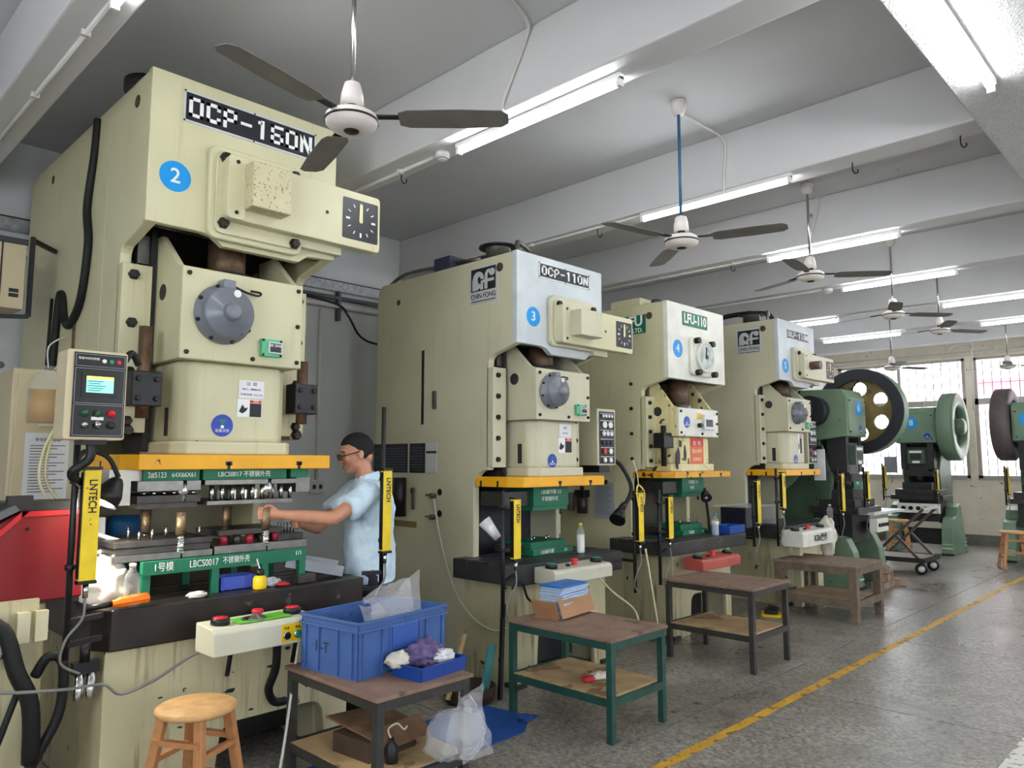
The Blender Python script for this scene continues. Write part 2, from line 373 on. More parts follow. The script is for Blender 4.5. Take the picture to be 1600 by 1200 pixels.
xs = [X0] + [3.25 + 2.05*i for i in range(-3, 7)] + [X1]; xs = sorted(x for x in set(xs) if X0 <= x <= X1); ys = [Y0, -1.4, 2.63, Y1]
for i in range(len(xs)-1):
    for j in range(3):
        g = 0.004
        MB().box((xs[i]+g, ys[j]+g, -0.03), (xs[i+1]-g, ys[j+1]-g, 0)).build('floor_slab', FLOORM, floor)
LINEM = mat('worn_yellow_floor_paint', (206, 156, 40), 0.5, var=0.15, scale=8, chips=((122, 104, 66), 0.56, 11))
struct(MB().box((2.6, 2.29, 0.0), (16.4, 2.355, 0.0012)).build('trim_1', LINEM), 'yellow painted walkway line along the press row')
struct(MB().box((X0, Y0, ZC), (X1, Y1, ZC+0.15)).build('ceiling', CEIL))
struct(MB().box((X0, Y1, 0), (X1, Y1+0.2, ZC)).build('wall_left', WALLM))
# walls behind the camera and across the aisle; windows added for fill daylight
def fill_window_wall(name, axis, at, lo, hi, spans, sgn):
    """wall with openings; axis 'x' = wall runs along x at y=at, axis 'y' = runs along y at x=at"""
    def B(mb, a, b, z0, z1, d0=0.0, d1=0.2):
        if axis == 'x': mb.box((a, at + sgn*d0, z0), (b, at + sgn*d1, z1))
        else: mb.box((at + sgn*d0, a, z0), (at + sgn*d1, b, z1))
        return mb
    w = MB(); B(w, lo, hi, 0, 1.1); B(w, lo, hi, 3.3, ZC); e = lo
    for a, b in spans: B(w, e, a, 1.1, 3.3); e = b
    B(w, e, hi, 1.1, 3.3); struct(w.build(name, WALLM))
    for a, b in spans:
        f = MB(); B(f, a, a+.06, 1.1, 3.3, .05, .12); B(f, b-.06, b, 1.1, 3.3, .05, .12); B(f, a, b, 1.1, 1.16, .05, .12); B(f, a, b, 3.24, 3.3, .05, .12)
        WN[0] += 1; wo = struct(f.build('window_%d' % WN[0], mat('window_frame_alu', (186, 176, 170), 0.5, var=0.05)))  # unseen window, added to let daylight onto the presses
        m = (a+b)/2; B(MB(), m-.03, m+.03, 1.16, 3.24, .06, .11).build('mullion', mat('window_frame_alu', (186, 176, 170)), wo)
        for p, q in ((a+.06, m-.03), (m+.03, b-.06)): B(MB(), p, q, 1.16, 3.24, .082, .088).build('pane', PANE, wo)
WN = [4]
fill_window_wall('wall_right', 'x', Y0, X0, X1, [(-1.6, 1.0), (4.2, 6.8), (10.0, 12.6)], -1)
fill_window_wall('wall_back', 'y', X0, Y0, Y1, [(-1.2, 1.6)], -1)
# far wall with its row of windows
SZ, TZ = 1.26, 3.60
fw = MB().box((X1, Y0, 0), (X1+0.2, Y1, SZ)).box((X1, Y0, TZ), (X1+0.2, Y1, ZC))
for a, b in ((6.28, 6.5), (3.72, 3.84), (0.9, 1.05), (-1.9, -1.75), (-5.0, -4.6)): fw.box((X1, a, SZ), (X1+0.2, b, TZ))
fw = fw.build('wall_far', WALLF); struct(fw)
struct(MB().box((X1-0.015, Y0, 0), (X1, Y1, 0.2)).build('baseboard_far', mat('grey_skirting', (120, 114, 106), 0.7, var=0.15)))
FRM = mat('window_frame_alu', (186, 176, 170), 0.5, var=0.05); BARM = mat('window_bar_paint', (120, 118, 122), 0.5, var=0.0)
for wi, (a, b) in enumerate(((3.84, 6.28), (1.05, 3.72), (-1.75, 0.9), (-4.6, -1.9))):
    f = MB(); xa, xb = X1+0.05, X1+0.12
    for q in ((a, a+.07), (b-.07, b)): f.box((xa, q[0], SZ), (xb, q[1], TZ))
    for q in ((SZ, SZ+.06), (TZ-.05, TZ), (2.68, 2.80)): f.box((xa, a, q[0]), (xb, b, q[1]))
    w = struct(f.build('window_%d' % (wi+1), FRM))
    nm = 2; mull = [a + (b-a)*k/(nm) for k in range(1, nm)]
    for y in mull: MB().box((xa+.01, y-.03, SZ), (xb-.01, y+.03, TZ)).build('mullion', FRM, w)
    ed = [a+.07] + mull + [b-.07]
    for k in range(len(ed)-1):
        for z0, z1 in ((SZ+.06, 2.68), (2.80, TZ-.05)): MB().box((X1+.082, ed[k], z0), (X1+.088, ed[k+1], z1)).build('pane', PANE, w)
    MB().box((X1-0.03, a, SZ-.03), (X1+.2, b, SZ)).build('window_sill', FRM, w)
    n = int((b-a)/0.145); br = MB().box((X1+.19, a, SZ), (X1+.2, a+.01, SZ+.01)).build('security_bar', BARM, w)
    bpy.data.objects.remove(br)
    vb = None
    for k in range(1, n):
        y = a + (b-a)*k/n
        if vb is None: vb = MB().cyl((0, 0, 0), (0, 0, TZ-SZ), 0.009, n=6).build('security_bar', BARM, w); vb.location = (X1+.175, y, SZ)
        else: mesh_copy(vb, (X1+.175, y, SZ), w)
    for z in (1.7, 2.25, 3.1): MB().box((X1+.168, a, z), (X1+.182, b, z+.012)).build('security_rail', BARM, w)
# what stands outside the windows: yard and the building opposite with its pink band
struct(MB().box((X1+.2, -14, -0.4), (30, 16, -0.1)).build('yard_ground', mat('pale_yard', (200, 198, 194), 0.8)))
nb = struct(MB().box((24, -12, -0.1), (24.4, 14, 6.5)).build('opposite_building', mat('pale_render', (232, 230, 230), 0.8)), 'pale building seen through the windows')
MB().box((23.9, -12, 3.50), (24.0, 5.5, 3.86)).build('pink_band', mat('pink_band_paint', (214, 104, 132), 0.7), nb)

# ceiling beams
BX = [(-1.2, -0.96), (.86, 1.09), (2.89, 3.13), (4.90, 5.14), (6.72, 6.96), (8.52, 8.76), (10.32, 10.56), (12.15, 12.4), (14.0, 14.25)]
for a, b in BX:
    o = struct(MB().box((a, .98, ZB), (b, Y1, ZC)).build('ceiling_beam', BEAM, bev=0.012), 'painted concrete ceiling beam')
    o = struct(MB().box((a, Y0, ZB), (b, .5, ZC)).build('ceiling_beam', BEAM, bev=0.012), 'painted concrete ceiling beam')
struct(MB().box((X0, .5, ZB-.05), (X1, .98, ZC)).build('main_beam', ROUGHBEAM, bev=0.01), 'rough plastered main beam along the aisle')

# ------------------------------------------------------------------ fluorescent tubes
def tube_light(label, a, b, z=ZB, group='fluorescent tube lights on the ceiling beams'):
    """fixture along the line a->b (xy) fixed under height z"""
    a = Vector((a[0], a[1], z)); b = Vector((b[0], b[1], z)); d = (b-a).normalized()
    t = thing('tube_light', label, 'light', tuple((a+b)/2), 0, group)
    MB().bar(a - Vector((0,0,.016)), b - Vector((0,0,.016)), .045, .03).build('batten', FIX, t, world=True)
    for p in (a + d*.012, b - d*.012): MB().bar(p - d*.012 - Vector((0,0,.045)), p + d*.012 - Vector((0,0,.045)), .034, .05).build('lamp_holder', FIX, t, world=True)
    MB().cyl(a + d*.03 - Vector((0,0,.055)), b - d*.03 - Vector((0,0,.055)), .0135, n=10).build('tube', TUBEM, t, world=True)
    return t
TL = [('tube light at the top left corner, over the largest press', (.98, 3.33), (.98, 2.1)),
      ('tube light nearest the camera above the right side of the tallest press', (3.02, 3.42), (3.02, 2.16)),
      ('tube light behind the blue fan rod', (4.94, 3.36), (4.94, 2.12)),
      ('tube light with a fan rod crossing it, third along the row', (6.83, 3.2), (6.83, 2.0)),
      ('tube light fourth along the press row, beside a smoke detector', (8.62, 3.17), (8.62, 2.0)),
      ('tube light fifth along the row, cut by the right picture edge', (10.43, 2.62), (10.43, 1.4)),
      ('tube light sixth along the row, lowest at the right edge', (12.25, 2.6), (12.25, 1.38)),
      ('tube light low beside the head of the farthest cream press', (12.28, 4.85), (12.28, 3.65)),
      ('short visible tube light end above the last cream press nameplate', (10.50, 5.1), (10.50, 3.9))]
for l, a, b in TL: tube_light(l, a, b)
tube_light('tube light under the rough main beam at the top right corner', (3.08, .80), (4.32, .80), ZB-.05)
# unseen tubes right of the aisle, added as fill light
for x in (-1.08, .98, 3.02, 4.94, 6.83, 8.62, 10.43): tube_light('unseen tube light added right of the aisle for fill', (x, -1.4), (x, -2.6), group='unseen fill tubes added right of the aisle')
tube_light('unseen tube light added behind the camera for fill', (-1.08, 3.4), (-1.08, 2.2))  # out of view, added to brighten the press sides

# ------------------------------------------------------------------ conduits, detectors, hooks on the beams
def conduit(label, pts, r=.011, m=CONDUIT, name='conduit', cat='conduit', smooth=True):
    c = Vector(pts[0]); t = MB().tube(pts, r, 7, smooth); o = t.build(name, m); tag(o, label, cat); return o
for (x, y, n) in ((.98, 3.36, 'leftmost beam'), (3.02, 3.66, 'beam beside the tallest press'), (4.94, 3.36, 'beam above the grey-faced press'), (6.83, 3.2, 'beam above the green nameplate'), (8.62, 3.4, 'beam above the farthest cream press'), (10.43, 2.7, 'beam beyond the last cream press')):
    t = thing('conduit', 'thin white conduit along the underside of the ' + n, 'conduit', (x, y, ZB-.014))
    MB().cyl((0, 0, 0), (0, Y1-y, 0), .011, n=8).build('pipe', CONDUIT, t)
    cl = None
    for k in range(3):
        yy = .35 + k*.85
        if cl is None: cl = MB().box((-.02, -.012, -.012), (.02, .012, .014)).build('clip', CONDUIT, t); cl.location = (0, yy, 0)
        else: mesh_copy(cl, (0, yy, 0), t)
conduit('bent conduit dropping from the ceiling to the tube light near the camera', [(2.55, 2.55, ZC-.012), (2.78, 2.62, ZC-.014), (2.872, 2.68, ZC-.05), (2.876, 2.80, ZC-.25), (2.878, 2.88, ZB+.03), (2.95, 2.92, ZB-.02)], .012)
conduit('thin flex from the blue fan rod to the second tube light', [(4.3, 2.6, ZC-.05), (4.6, 2.62, ZC-.02), (4.87, 2.58, ZC-.08), (4.885, 2.60, ZB+.08), (4.92, 2.62, ZB-.02)], .009)
conduit('thin flex down the beam face to the third tube light', [(6.38, 2.58, ZC-.02), (6.62, 2.62, ZC-.02), (6.70, 2.64, ZC-.1), (6.705, 2.72, ZB+.08), (6.80, 2.76, ZB-.02)], .009)
for l, x, y in (('white smoke detector at the near end of the first beam conduit', 3.02, 3.57), ('white smoke detector beside the fourth tube light', 8.62, 3.32)):
    t = thing('smoke_detector', l, 'detector', (x, y, ZB-.03))
    MB().lathe([(0.0, -.028), (.028, -.028), (.045, -.014), (.05, 0), (.046, .02), (.0, .03)], n=20).build('housing', FIX, t)
    MB().lathe([(.0365, -.022), (.047, -.009), (.046, -.006), (.035, -.019)], n=20).build('vent_ring', DARK, t)
def hook(label, x, y, z=ZB):
    o = MB().tube([(x, y, z), (x, y, z-.05), (x+.012, y-.012, z-.075), (x+.026, y-.026, z-.06), (x+.022, y-.022, z-.045)], .0045, 6).build('ceiling_hook', BOLT); tag(o, label, 'hook')
hook('small hook under the beam beside the tallest press', 3.06, 4.05); hook('small hook under the beam above the grey-faced press', 5.0, 3.85); hook('small hook under the third beam', 6.87, 3.6)
hook('bent hook in the beam at the upper right', 5.05, 1.75); hook('bent hook beside the rough main beam', 5.08, 1.12)

# ------------------------------------------------------------------ ceiling fans
def fan(label, x, y, z, ang, rod=CHROME, R=.66):
    t = thing('ceiling_fan', label, 'fan', (x, y, z), math.radians(ang), 'ceiling fans above the press row')
    h = ZC - z
    MB().cyl((0, 0, .16), (0, 0, h-.02), .0105, n=8).build('rod', rod, t)
    MB().lathe([(.02, h), (.055, h-.01), (.05, h-.06), (.035, h-.10), (.0, h-.105)], n=16).build('ceiling_cup', FANW, t)
    MB().lathe([(.012, .175), (.034, .165), (.046, .12), (.05, .07), (.0, .068)], n=18).build('canopy', FANW, t)
    MB().cyl((0, 0, .03), (0, 0, .08), .026, n=12).build('neck', BOLT, t)
    hb = MB().lathe([(.03, .042), (.085, .036), (.108, .022), (.112, .002), (.108, -.012), (.085, -.034), (.05, -.042), (.0, -.042)], n=30).build('motor_housing', FANW, t)
    MB().lathe([(.0, -.048), (.028, -.047), (.034, -.041), (.0, -.041)], n=18).build('cap', BOLT, hb)
    MB().lathe([(.1125, .004), (.1145, .002), (.1145, -.004), (.1125, -.006)], n=30, caps=False).build('trim_ring', BOLT, hb)
    for k in range(3):
        a = 2*PI*k/3; ca, sa = math.cos(a), math.sin(a)
        def q(r, w, dz): return (r*ca - w*sa, r*sa + w*ca, dz)
        b = MB(); prof = [(.20, .045), (.24, .062), (.45, .066), (R-.03, .058), (R, .03)]
        vs = []; 
        for r, w in prof:
            tl = .14
            vs += [q(r, -w, tl*w + .012), q(r, w, -tl*w + .012), q(r, -w, tl*w + .009), q(r, w, -tl*w + .009)]
        fs = []
        for i in range(len(prof)-1):
            o = 4*i; fs += [(o, o+4, o+5, o+1), (o+2, o+3, o+7, o+6), (o, o+2, o+6, o+4), (o+1, o+5, o+7, o+3)]
        fs += [(0, 1, 3, 2), (len(vs)-4, len(vs)-2, len(vs)-1, len(vs)-3)]
        bl = b.add(vs, fs).build('blade', FANB, t)
        MB().bar(q(.09, 0, .02), q(.25, 0, .018), .035, .006).build('blade_arm', BOLT, bl)
    return t
fan('ceiling fan nearest the camera, in front of the nameplate of the tallest press', 1.70, 2.60, 3.02, -46)
fan('ceiling fan on the blue painted rod', 4.22, 2.56, 3.03, -72, FANR)
fan('ceiling fan under the third tube light', 6.30, 2.57, 3.17, -52)
fan('ceiling fan fourth along the press row', 8.50, 2.60, 3.15, -40)
fan('ceiling fan fifth along the press row', 10.2, 2.60, 3.19, -34)
fan('small looking far fan hanging in front of the left window', 12.1, 3.76, 3.0, -30)
fan('farthest ceiling fan at the right edge, before the pink band', 13.85, 2.60, 3.08, -50)

# ------------------------------------------------------------------ pipes, duct and socket on the left wall
t = thing('cable_duct', 'galvanised cable duct high on the grey wall behind the grey-faced press', 'duct', (1.0, Y1-.06, 3.3))
MB().box((0, 0, 0), (4.2, .058, .10)).build('duct_body', GALV, t); MB().box((0, -.004, .095), (4.2, .055, .105)).build('duct_lid', BLACK, t)
for k in range(3): MB().box((.9+k*1.1, -.012, -.3), (.93+k*1.1, .05, 0)).build('bracket', GREY, t)
for l, z, r, m in (('upper grey pipe under the cable duct', 3.23, .022, GREY), ('pale pipe below the grey pipe', 3.15, .028, CONDUIT)):
    o = MB().cyl((1.0, Y1-.05, z), (8.5, Y1-.05, z), r, n=10).build('wall_pipe', m); tag(o, l, 'pipe')
conduit('black cable sagging from the wall pipes toward the grey-faced press', [(3.5, Y1-.09, 3.2), (4.05, Y1-.1, 3.16), (4.2, Y1-.1, 3.05), (4.35, Y1-.1, 2.86), (4.6, Y1-.12, 2.80), (5.2, Y1-.12, 2.82)], .011, RUBBER, 'cable', 'cable')
conduit('vertical conduit running down the wall to the socket', [(3.93, Y1-.02, 3.1), (3.93, Y1-.02, 1.42)], .016, CONDUIT, smooth=False)
t = thing('wall_socket', 'white double wall socket behind the man', 'socket', (3.93, Y1-.002, 1.35))
MB().box((-.075, -.04, -.065), (.075, 0, .065)).build('socket_box', mat('old_socket_white', (196, 194, 188), .5), t, bev=.006)
for x in (-.035, .035): MB().box((x-.016, -.043, -.02), (x+.016, -.039, .02)).build('outlet', DARK, t)

# ================================================================== the C-frame presses
_BM = {}
def bolt(parent, u, v, w, r=.02, m=None, side=False):
    m = m or BOLT; k = (round(r, 4), m.name, side); d = (-1, 0, 0) if side else (0, -1, 0)
    if k not in _BM:
        b = MB(); b.lathe([(r*1.15, 0), (r*1.15, r*.25), (r, r*.3), (r, r*.95), (r*.8, r*1.1), (0, r*1.1)], (0,0,0), d, 6, False)
        o = b.build('bolt', m, parent); _BM[k] = o.data; o.location = (u, v, w); return o
    o = bpy.data.objects.new('bolt', _BM[k]); scene.collection.objects.link(o); o.parent = parent; o.location = (u, v, w); return o
def sticker_number(n, parent, u, v, w, r, rot=FRONT):
    f = (lambda a, b, d: (u + a, v - d, w + b)) if rot == FRONT else (lambda a, b, d: (u - d, v - a, w + b))
    s = MB().prism(disc(0, 0, r), f, 0, .002).build('number_sticker', STICK, parent)
    s['label'] = 'round bright blue sticker with a white number'
    off = (u, v-.0025, w) if rot == FRONT else (u-.0025, v, w)
    text(n, r*1.35, WHITE, s, off, rot, 'numeral', bold=.012)
    return s
def safety_sticker(parent, u, v, w, r, rot=FRONT):
    f = (lambda a, b, d: (u + a, v - d, w + b)) if rot == FRONT else (lambda a, b, d: (u - d, v - a, w + b))
    s = MB().prism(disc(0, 0, r), f, 0, .002).build('safety_sticker', SAFEB, parent)
    s['label'] = 'round dark blue safety sticker'
    MB().prism([(-.45*r, .55*r), (.45*r, .55*r), (0, .1*r)], f, .002, .003).build('green_emblem', SAFEG, s)
    MB().prism(disc(0, -.12*r, .16*r, 12), f, .002, .003).build('white_figure', WHITE, s)
    off = (u, v-.003, w-.48*r) if rot == FRONT else (u-.003, v, w-.48*r)
    text('设备点检', r*.34, WHITE, s, off, rot, 'lettering')
    return s
def notice(parent, u0, w0, u1, w1, v, lines, m=PAPER, head=None, name='paper_notice', lab=None):
    n = MB().box((u0, v-.002, w0), (u1, v, w1)).build(name, m, parent)
    if lab: n['label'] = lab
    h = w1 - w0
    for i, (tx, s, c) in enumerate(lines):
        z = w1 - h*(i+.7)/(len(lines)+.4)
        text(tx, s, c, n, ((u0+u1)/2, v-.0028, z), FRONT, 'lettering', ext=.0003, width=min((u1-u0)*.86, s*len(tx)*1.0))
    return n
def warning_label(parent, u0, w0, u1, w1, v):
    n = MB().box((u0, v-.002, w0), (u1, v, w1)).build('warning_label', WHITE, parent); um = (u0+u1)/2; h = w1-w0
    MB().box((um, v-.003, w0+.03*h), (u1-.004, v-.002, w0+.78*h)).build('print_block', INK, n)
    MB().box((um, v-.003, w0+.8*h), (u1-.004, v-.002, w1-.004)).build('red_heading', REDINK, n)
    MB().prism([(u0+.01, w0+.3*h), (u0+.03, w0+.2*h), (um-.02, w0+.35*h), (um-.01, w0+.55*h), (um-.03, w0+.5*h), (u0+.03, w0+.7*h)], XZ, v-.003, v-.002).build('hand_symbol', INK, n)
    text('危险', h*.16, WHITE, n, ((um+u1)/2, v-.0034, w0+.89*h), FRONT, 'lettering', ext=.0002)
def logo_plate(parent, v0, v1, w0, w1, x=0.0):
    """maker's plate on the side of the frame, facing -x; v0 is its rear edge"""
    f = lambda a, b, d: (x - d, v1 + (v0 - v1)*(1 - a), w0 + (w1 - w0)*b)   # a runs rear->front as the viewer reads left->right
    g = lambda a, b, d: (x - d, v0 + (v1 - v0)*a, w0 + (w1 - w0)*b)
    s = MB().prism([(0,0),(1,0),(1,1),(0,1)], g, 0, .003).build('maker_plate', ALU, parent); s['label'] = 'square maker plate with dark emblem'
    MB().prism([(.07,.33),(.93,.33),(.93,.94),(.07,.94)], g, .003, .0045).build('dark_field', PLATEB, s)
    c = MB().prism([(.12,.36),(.12,.62)] + [(.33+.19*math.cos(t), .68+.18*math.sin(t)) for t in [PI*(1-i/8) for i in range(9)]] + [(.52,.64),(.42,.64),(.40,.70),(.34,.72),(.30,.66),(.33,.55),(.42,.50),(.42,.60),(.50,.60),(.50,.36),(.40,.36),(.40,.42),(.30,.36)], g, .0045, .006)
    c.prism([(.55,.36),(.55,.54),(.50,.54),(.50,.62),(.55,.62),(.56,.76),(.63,.86),(.72,.88),(.72,.80),(.66,.76),(.65,.62),(.88,.62),(.88,.54),(.65,.54),(.65,.36)], g, .0045, .006)
    c.prism(disc(.81,.78,.10,16), g, .0045, .006); c.build('emblem', ALU, s)
    text('CHIN FONG', (w1-w0)*.19, INK, s, (x-.0035, (v0+v1)/2, w0+(w1-w0)*.19), SIDE, 'lettering', bold=.01, width=abs(v1-v0)*.86)
    MB().prism([(.08,.05),(.92,.05),(.92,.075),(.08,.075)], g, .003, .004).build('underline', INK, s)
def nameplate(parent, body, u0, w0, u1, w1, v, green=False):
    s = MB().box((u0, v-.006, w0), (u1, v, w1)).build('nameplate', ALU if not green else GREEN, parent)
    s['label'] = 'model nameplate with block lettering'
    if not green:
        b = .012; MB().box((u0+b, v-.008, w0+b), (u1-b, v-.006, w1-b)).build('dark_field', PLATEB, s)
        h = (w1-w0-2*b)*.72; block_text(body, u0+2.2*b, w0+(w1-w0-h)/2, u1-u0-3.4*b, h, v-.008, WHITE, s)
        for a, c in ((u0+.006, w0+.006), (u1-.006, w0+.006), (u0+.006, w1-.006), (u1-.006, w1-.006), ((u0+u1)/2, w1-.006), ((u0+u1)/2, w0+.006)):
            MB().cyl((a, v-.009, c), (a, v-.005, c), .005, n=8).build('rivet', BOLT, s)
    else: text(body, (w1-w0)*.95, WHITE, s, ((u0+u1)/2, v-.007, (w0+w1)/2), FRONT, 'lettering', bold=.03, width=(u1-u0)*.9)
    return s
def dial(parent, u0, w0, u1, w1, v):
    s = MB().prism(rrect(u0, w0, u1, w1, .008), XZ, v-.004, v).build('crank_dial', PLATEB, parent); s['label'] = 'square black crank angle dial'
    cu, cw = (u0+u1)/2, (w0+w1)/2; R = (u1-u0)*.42
    for k in range(12):
        if k == 0: continue
        a = PI/2 - 2*PI*k/12; big = k % 3 == 0; l = .028 if big else .022; wd = .013 if big else .006
        f = lambda p, q, d: (cu + p*math.cos(a) - q*math.sin(a), v-.004-d, cw + p*math.sin(a) + q*math.cos(a))
        MB().prism([(R-l, -wd/2), (R, -wd/2), (R, wd/2), (R-l, wd/2)], f, 0, .0012).build('tick', WHITE, s)
    f = lambda p, q, d: (cu + p, v-.006-d, cw + q)
    MB().prism([(-.013, -.006), (-.008, -.016), (.008, -.016), (.013, -.006), (.010, R*.95), (-.004, R*1.0), (-.010, R*.95)], f, 0, .002).build('needle', mat('cream_needle', (222, 214, 160), .5, var=0), s)
def c_press(p):
    t = thing('power_press', p['label'], 'press', (p['x0'], p['y0'], 0)); W, D, H, hb = p['W'], p['D'], p['H'], p['hb']
    gv, tv, tt, bz, bt = p['gv'], p['tv'], p['tt'], p['bz'], p['bt']; th = .06; body = p.get('body', CREAM); base_top = bz - bt
    # ---- frame
    prof = [(0, hb), (0, H-.015), (.015, H), (D-.10, H)] + [(D-.10+.10*math.sin(a), H-.10+.10*math.cos(a)) for a in [PI/2*i/4 for i in range(1, 5)]] + [(D, 0), (0, 0), (0, base_top), (tv, base_top), (tv, tt-.13)]
    prof += [(tv-.13+.13*math.cos(a), tt-.13+.13*math.sin(a)) for a in [PI/2*i/5 for i in range(1, 6)]] + [(gv, tt), (gv, hb-.16)] + [(gv-.07+.07*math.cos(a), hb-.13+.07*math.sin(a)) for a in [PI/2*i/4 for i in range(1, 5)]]
    for u in (0, W-th): MB().prism(prof, YZ, u, u+th).build('side_plate', body, t, bev=.008)
    bl = p.get('bulge', (.26, .84)); d = .055
    e_ = .004; fp = [(-e_, hb), (W*bl[0], hb), (W*bl[0]+.06, hb-.01), (W*bl[0]+.12, hb-d), (W*bl[1]-.06, hb-d), (W*bl[1], hb-.01), (W+e_, hb), (W+e_, H+.002), (-e_, H+.002)] if p.get('cover') else [(-e_, hb), (W+e_, hb), (W+e_, H+.002), (-e_, H+.002)]
    MB().prism(fp, XZ, -.004, .045).build('head_front', p.get('face', body), t, bev=.005)
    MB().box((th, .045, H-.03), (W-th, D-.1, H-.002)).build('top_plate', body, t)
    MB().box((th, D-.06, .1), (W-th, D-.02, H-.1)).build('rear_plate', body, t)
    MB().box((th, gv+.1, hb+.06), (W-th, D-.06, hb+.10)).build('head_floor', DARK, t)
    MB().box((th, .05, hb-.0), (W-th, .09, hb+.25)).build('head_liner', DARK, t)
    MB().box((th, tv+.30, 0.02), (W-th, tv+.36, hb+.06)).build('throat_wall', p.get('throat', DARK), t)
    # ---- gibs with their bolts
    gz0, gz1 = tt+.02, hb-.16; gw = p.get('gw', .14)
    for s, (a, b) in enumerate(((0, gw), (W-gw, W))):
        g = MB().box((a, gv-.05, gz0), (b, gv+.02, gz1)).build('gib', body, t, bev=.004); nb = p.get('gbolts', 5)
        for k in range(nb): bolt(g, (a+b)/2 - (.02 if s == 0 else -.02), gv-.05, gz0 + .06 + (gz1-gz0-.12)*k/(nb-1), p.get('gbr', .019))
    MB().box((gw, gv-.02, gz0-.1), (gw+.03, gv+.25, hb+.1)).build('guide_rail', DARK, t); MB().box((W-gw-.03, gv-.02, gz0-.1), (W-gw, gv+.25, hb+.1)).build('guide_rail', DARK, t)
    MB().box((.09, gv+.0, hb-.14), (.15, gv+.06, hb+.02)).build('slide_stop', STEEL, t)
    # ---- slide
    s0, s1, w0, w1 = p['slide']; sb = p.get('slidepaint', body); depth = gv+.12; sl = t
    up = p.get('cheek', .22)
    for a, b in ((s0, s0+.035), (s1-.035, s1)):
        MB().prism([(.0, w0), (.0, w1), (.05, w1+.02), (depth*.62, w1+up), (depth, w1+up), (depth, w0)], YZ, a, b).build('slide_cheek', sb, t, bev=.006)
    MB().box((s0+.03, .004, w0), (s1-.03, depth, w1-.02)).build('slide_body', sb, t)
    pn = MB().box((s0, -.02, w0), (s1, .004, w1)).build('slide_panel', p.get('panelpaint', sb), t, bev=.006)
    for a, b in ((s0+.035, w0+.035), (s1-.03, w0+.035), (s0+.035, w1-.035), (s1-.03, w1-.035), ((s0+s1)/2+.05, w0+.03), (s1-.03, (w0+w1)/2)): bolt(pn, a, -.02, b, .012)
    MB().prism(disc(depth*.5, (w0+w1)/2+.16*(w1-w0)+.06, .045, 20), YZ, s0-.002, s0+.001).build('lifting_hole', DARK, t)
    yz0, yz1 = p['yz']; lb = p.get('lowpaint', sb); l0, l1 = s0+.07, s1-.08
    cz = w0 - .05
    pr = [(l0-.04, .10), (l0+.03, .03), (l1-.03, .03), (l1+.04, .10), (l1+.04, depth), (l0-.04, depth)]
    MB().prism([(a, b) for a, b in pr], XY, yz1+.06, w0).build('slide_neck', lb, t, bev=.03, seg=4)
    MB().prism([(l0-.07, .07), (l0, -.0), (l1+.01, -.0), (l1+.06, .05), (l1+.06, depth), (l0-.07, depth)], XY, yz1, yz1+.07).build('slide_flange', lb, t, bev=.012)
    MB().box((l0-.045, .16, yz1+.10), (l0-.038, .20, yz1+.25)).build('slot', DARK, t)
    MB().cyl((W*.5, depth*.55, w1-.05), (W*.5, depth*.55, hb+.1), .105, n=20).build('connecting_screw', RUSTROD, t)
    MB().cyl((W*.5, depth*.55, w1-.03), (W*.5, depth*.55, w1+.05), .135, n=20).build('screw_collar', STEEL, t)
    # ---- yellow slide plate with T-slots
    y0, y1, yd = p['yu']
    yp = MB().prism([(y0, .10), (y0+.05, -.02), (y1, -.02), (y1, yd), (y0, yd)], XY, yz0, yz1).build('slide_plate', p.get('ypaint', YELLOW), t, bev=.004)
    for k, fr in enumerate((.45, .82)):
        u = y0 + (y1-y0)*fr; MB().box((u-.008, -.022, yz0), (u+.008, .06, yz0+.035)).box((u-.018, -.022, yz0+.02), (u+.018, .06, yz0+.042)).build('t_slot', DARK, yp)
    for k in range(2):
        v = .2 + k*.18; MB().box((y0-.002, v-.01, yz0), (y0+.05, v+.01, yz0+.045)).build('t_slot', DARK, yp)
    # ---- bolster and base
    b0, b1, bf = p['bu']; bc = .05
    bp = MB().prism([(b0, bf+.10), (b0+.06, bf), (b1-.02, bf), (b1, bf+.02), (b1, tv+.1), (b0, tv+.1)], XY, base_top, bz).build('bolster', p.get('bolpaint', BOLSTER), t, bev=.008)
    for k in range(4):
        v = bf + .16 + k*.13; MB().box((b0+.0, v-.011, bz-.02), (b1, v+.011, bz+.0015)).build('t_slot', DARK, bp)
    ba = p.get('basepaint', CREAM_BASE); e = p.get('ext', 0.006); ef = p.get('extf', 0.0); a0, a1, az = p['arch']
    arch = [(-e, 0), (a0-.02, 0), (a0, az-.1)] + [(a0+.08-.08*math.cos(q), az-.08+.08*math.sin(q)) for q in [PI/2*i/4 for i in range(1, 5)]] + [(a1-.08+.08*math.sin(q), az-.08+.08*math.cos(q)) for q in [PI/2*i/4 for i in range(5)]] + [(a1+.02, 0), (W+e, 0), (W+e, base_top), (-e, base_top)]
    MB().prism(arch, XZ, -.004-ef, .04).build('base_front', ba, t, bev=.006)
    if e > .05:
        for a, b in ((-e+.004, .002), (W-.002, W+e-.004)): MB().box((a, .03, 0), (b, tv, base_top)).build('base_cheek', ba, t, bev=.006)
    else:
        for a in (-.004, W-.001): MB().box((a, .0, .0), (a+.005, tv+.1, base_top)).build('base_skin', ba, t)
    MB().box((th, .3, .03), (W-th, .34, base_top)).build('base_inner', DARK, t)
    for u in (-e-.02, W+e-.08): MB().box((u, -ef-.03, 0), (u+.10, .1, .03)).build('foot_pad', DARK, t)
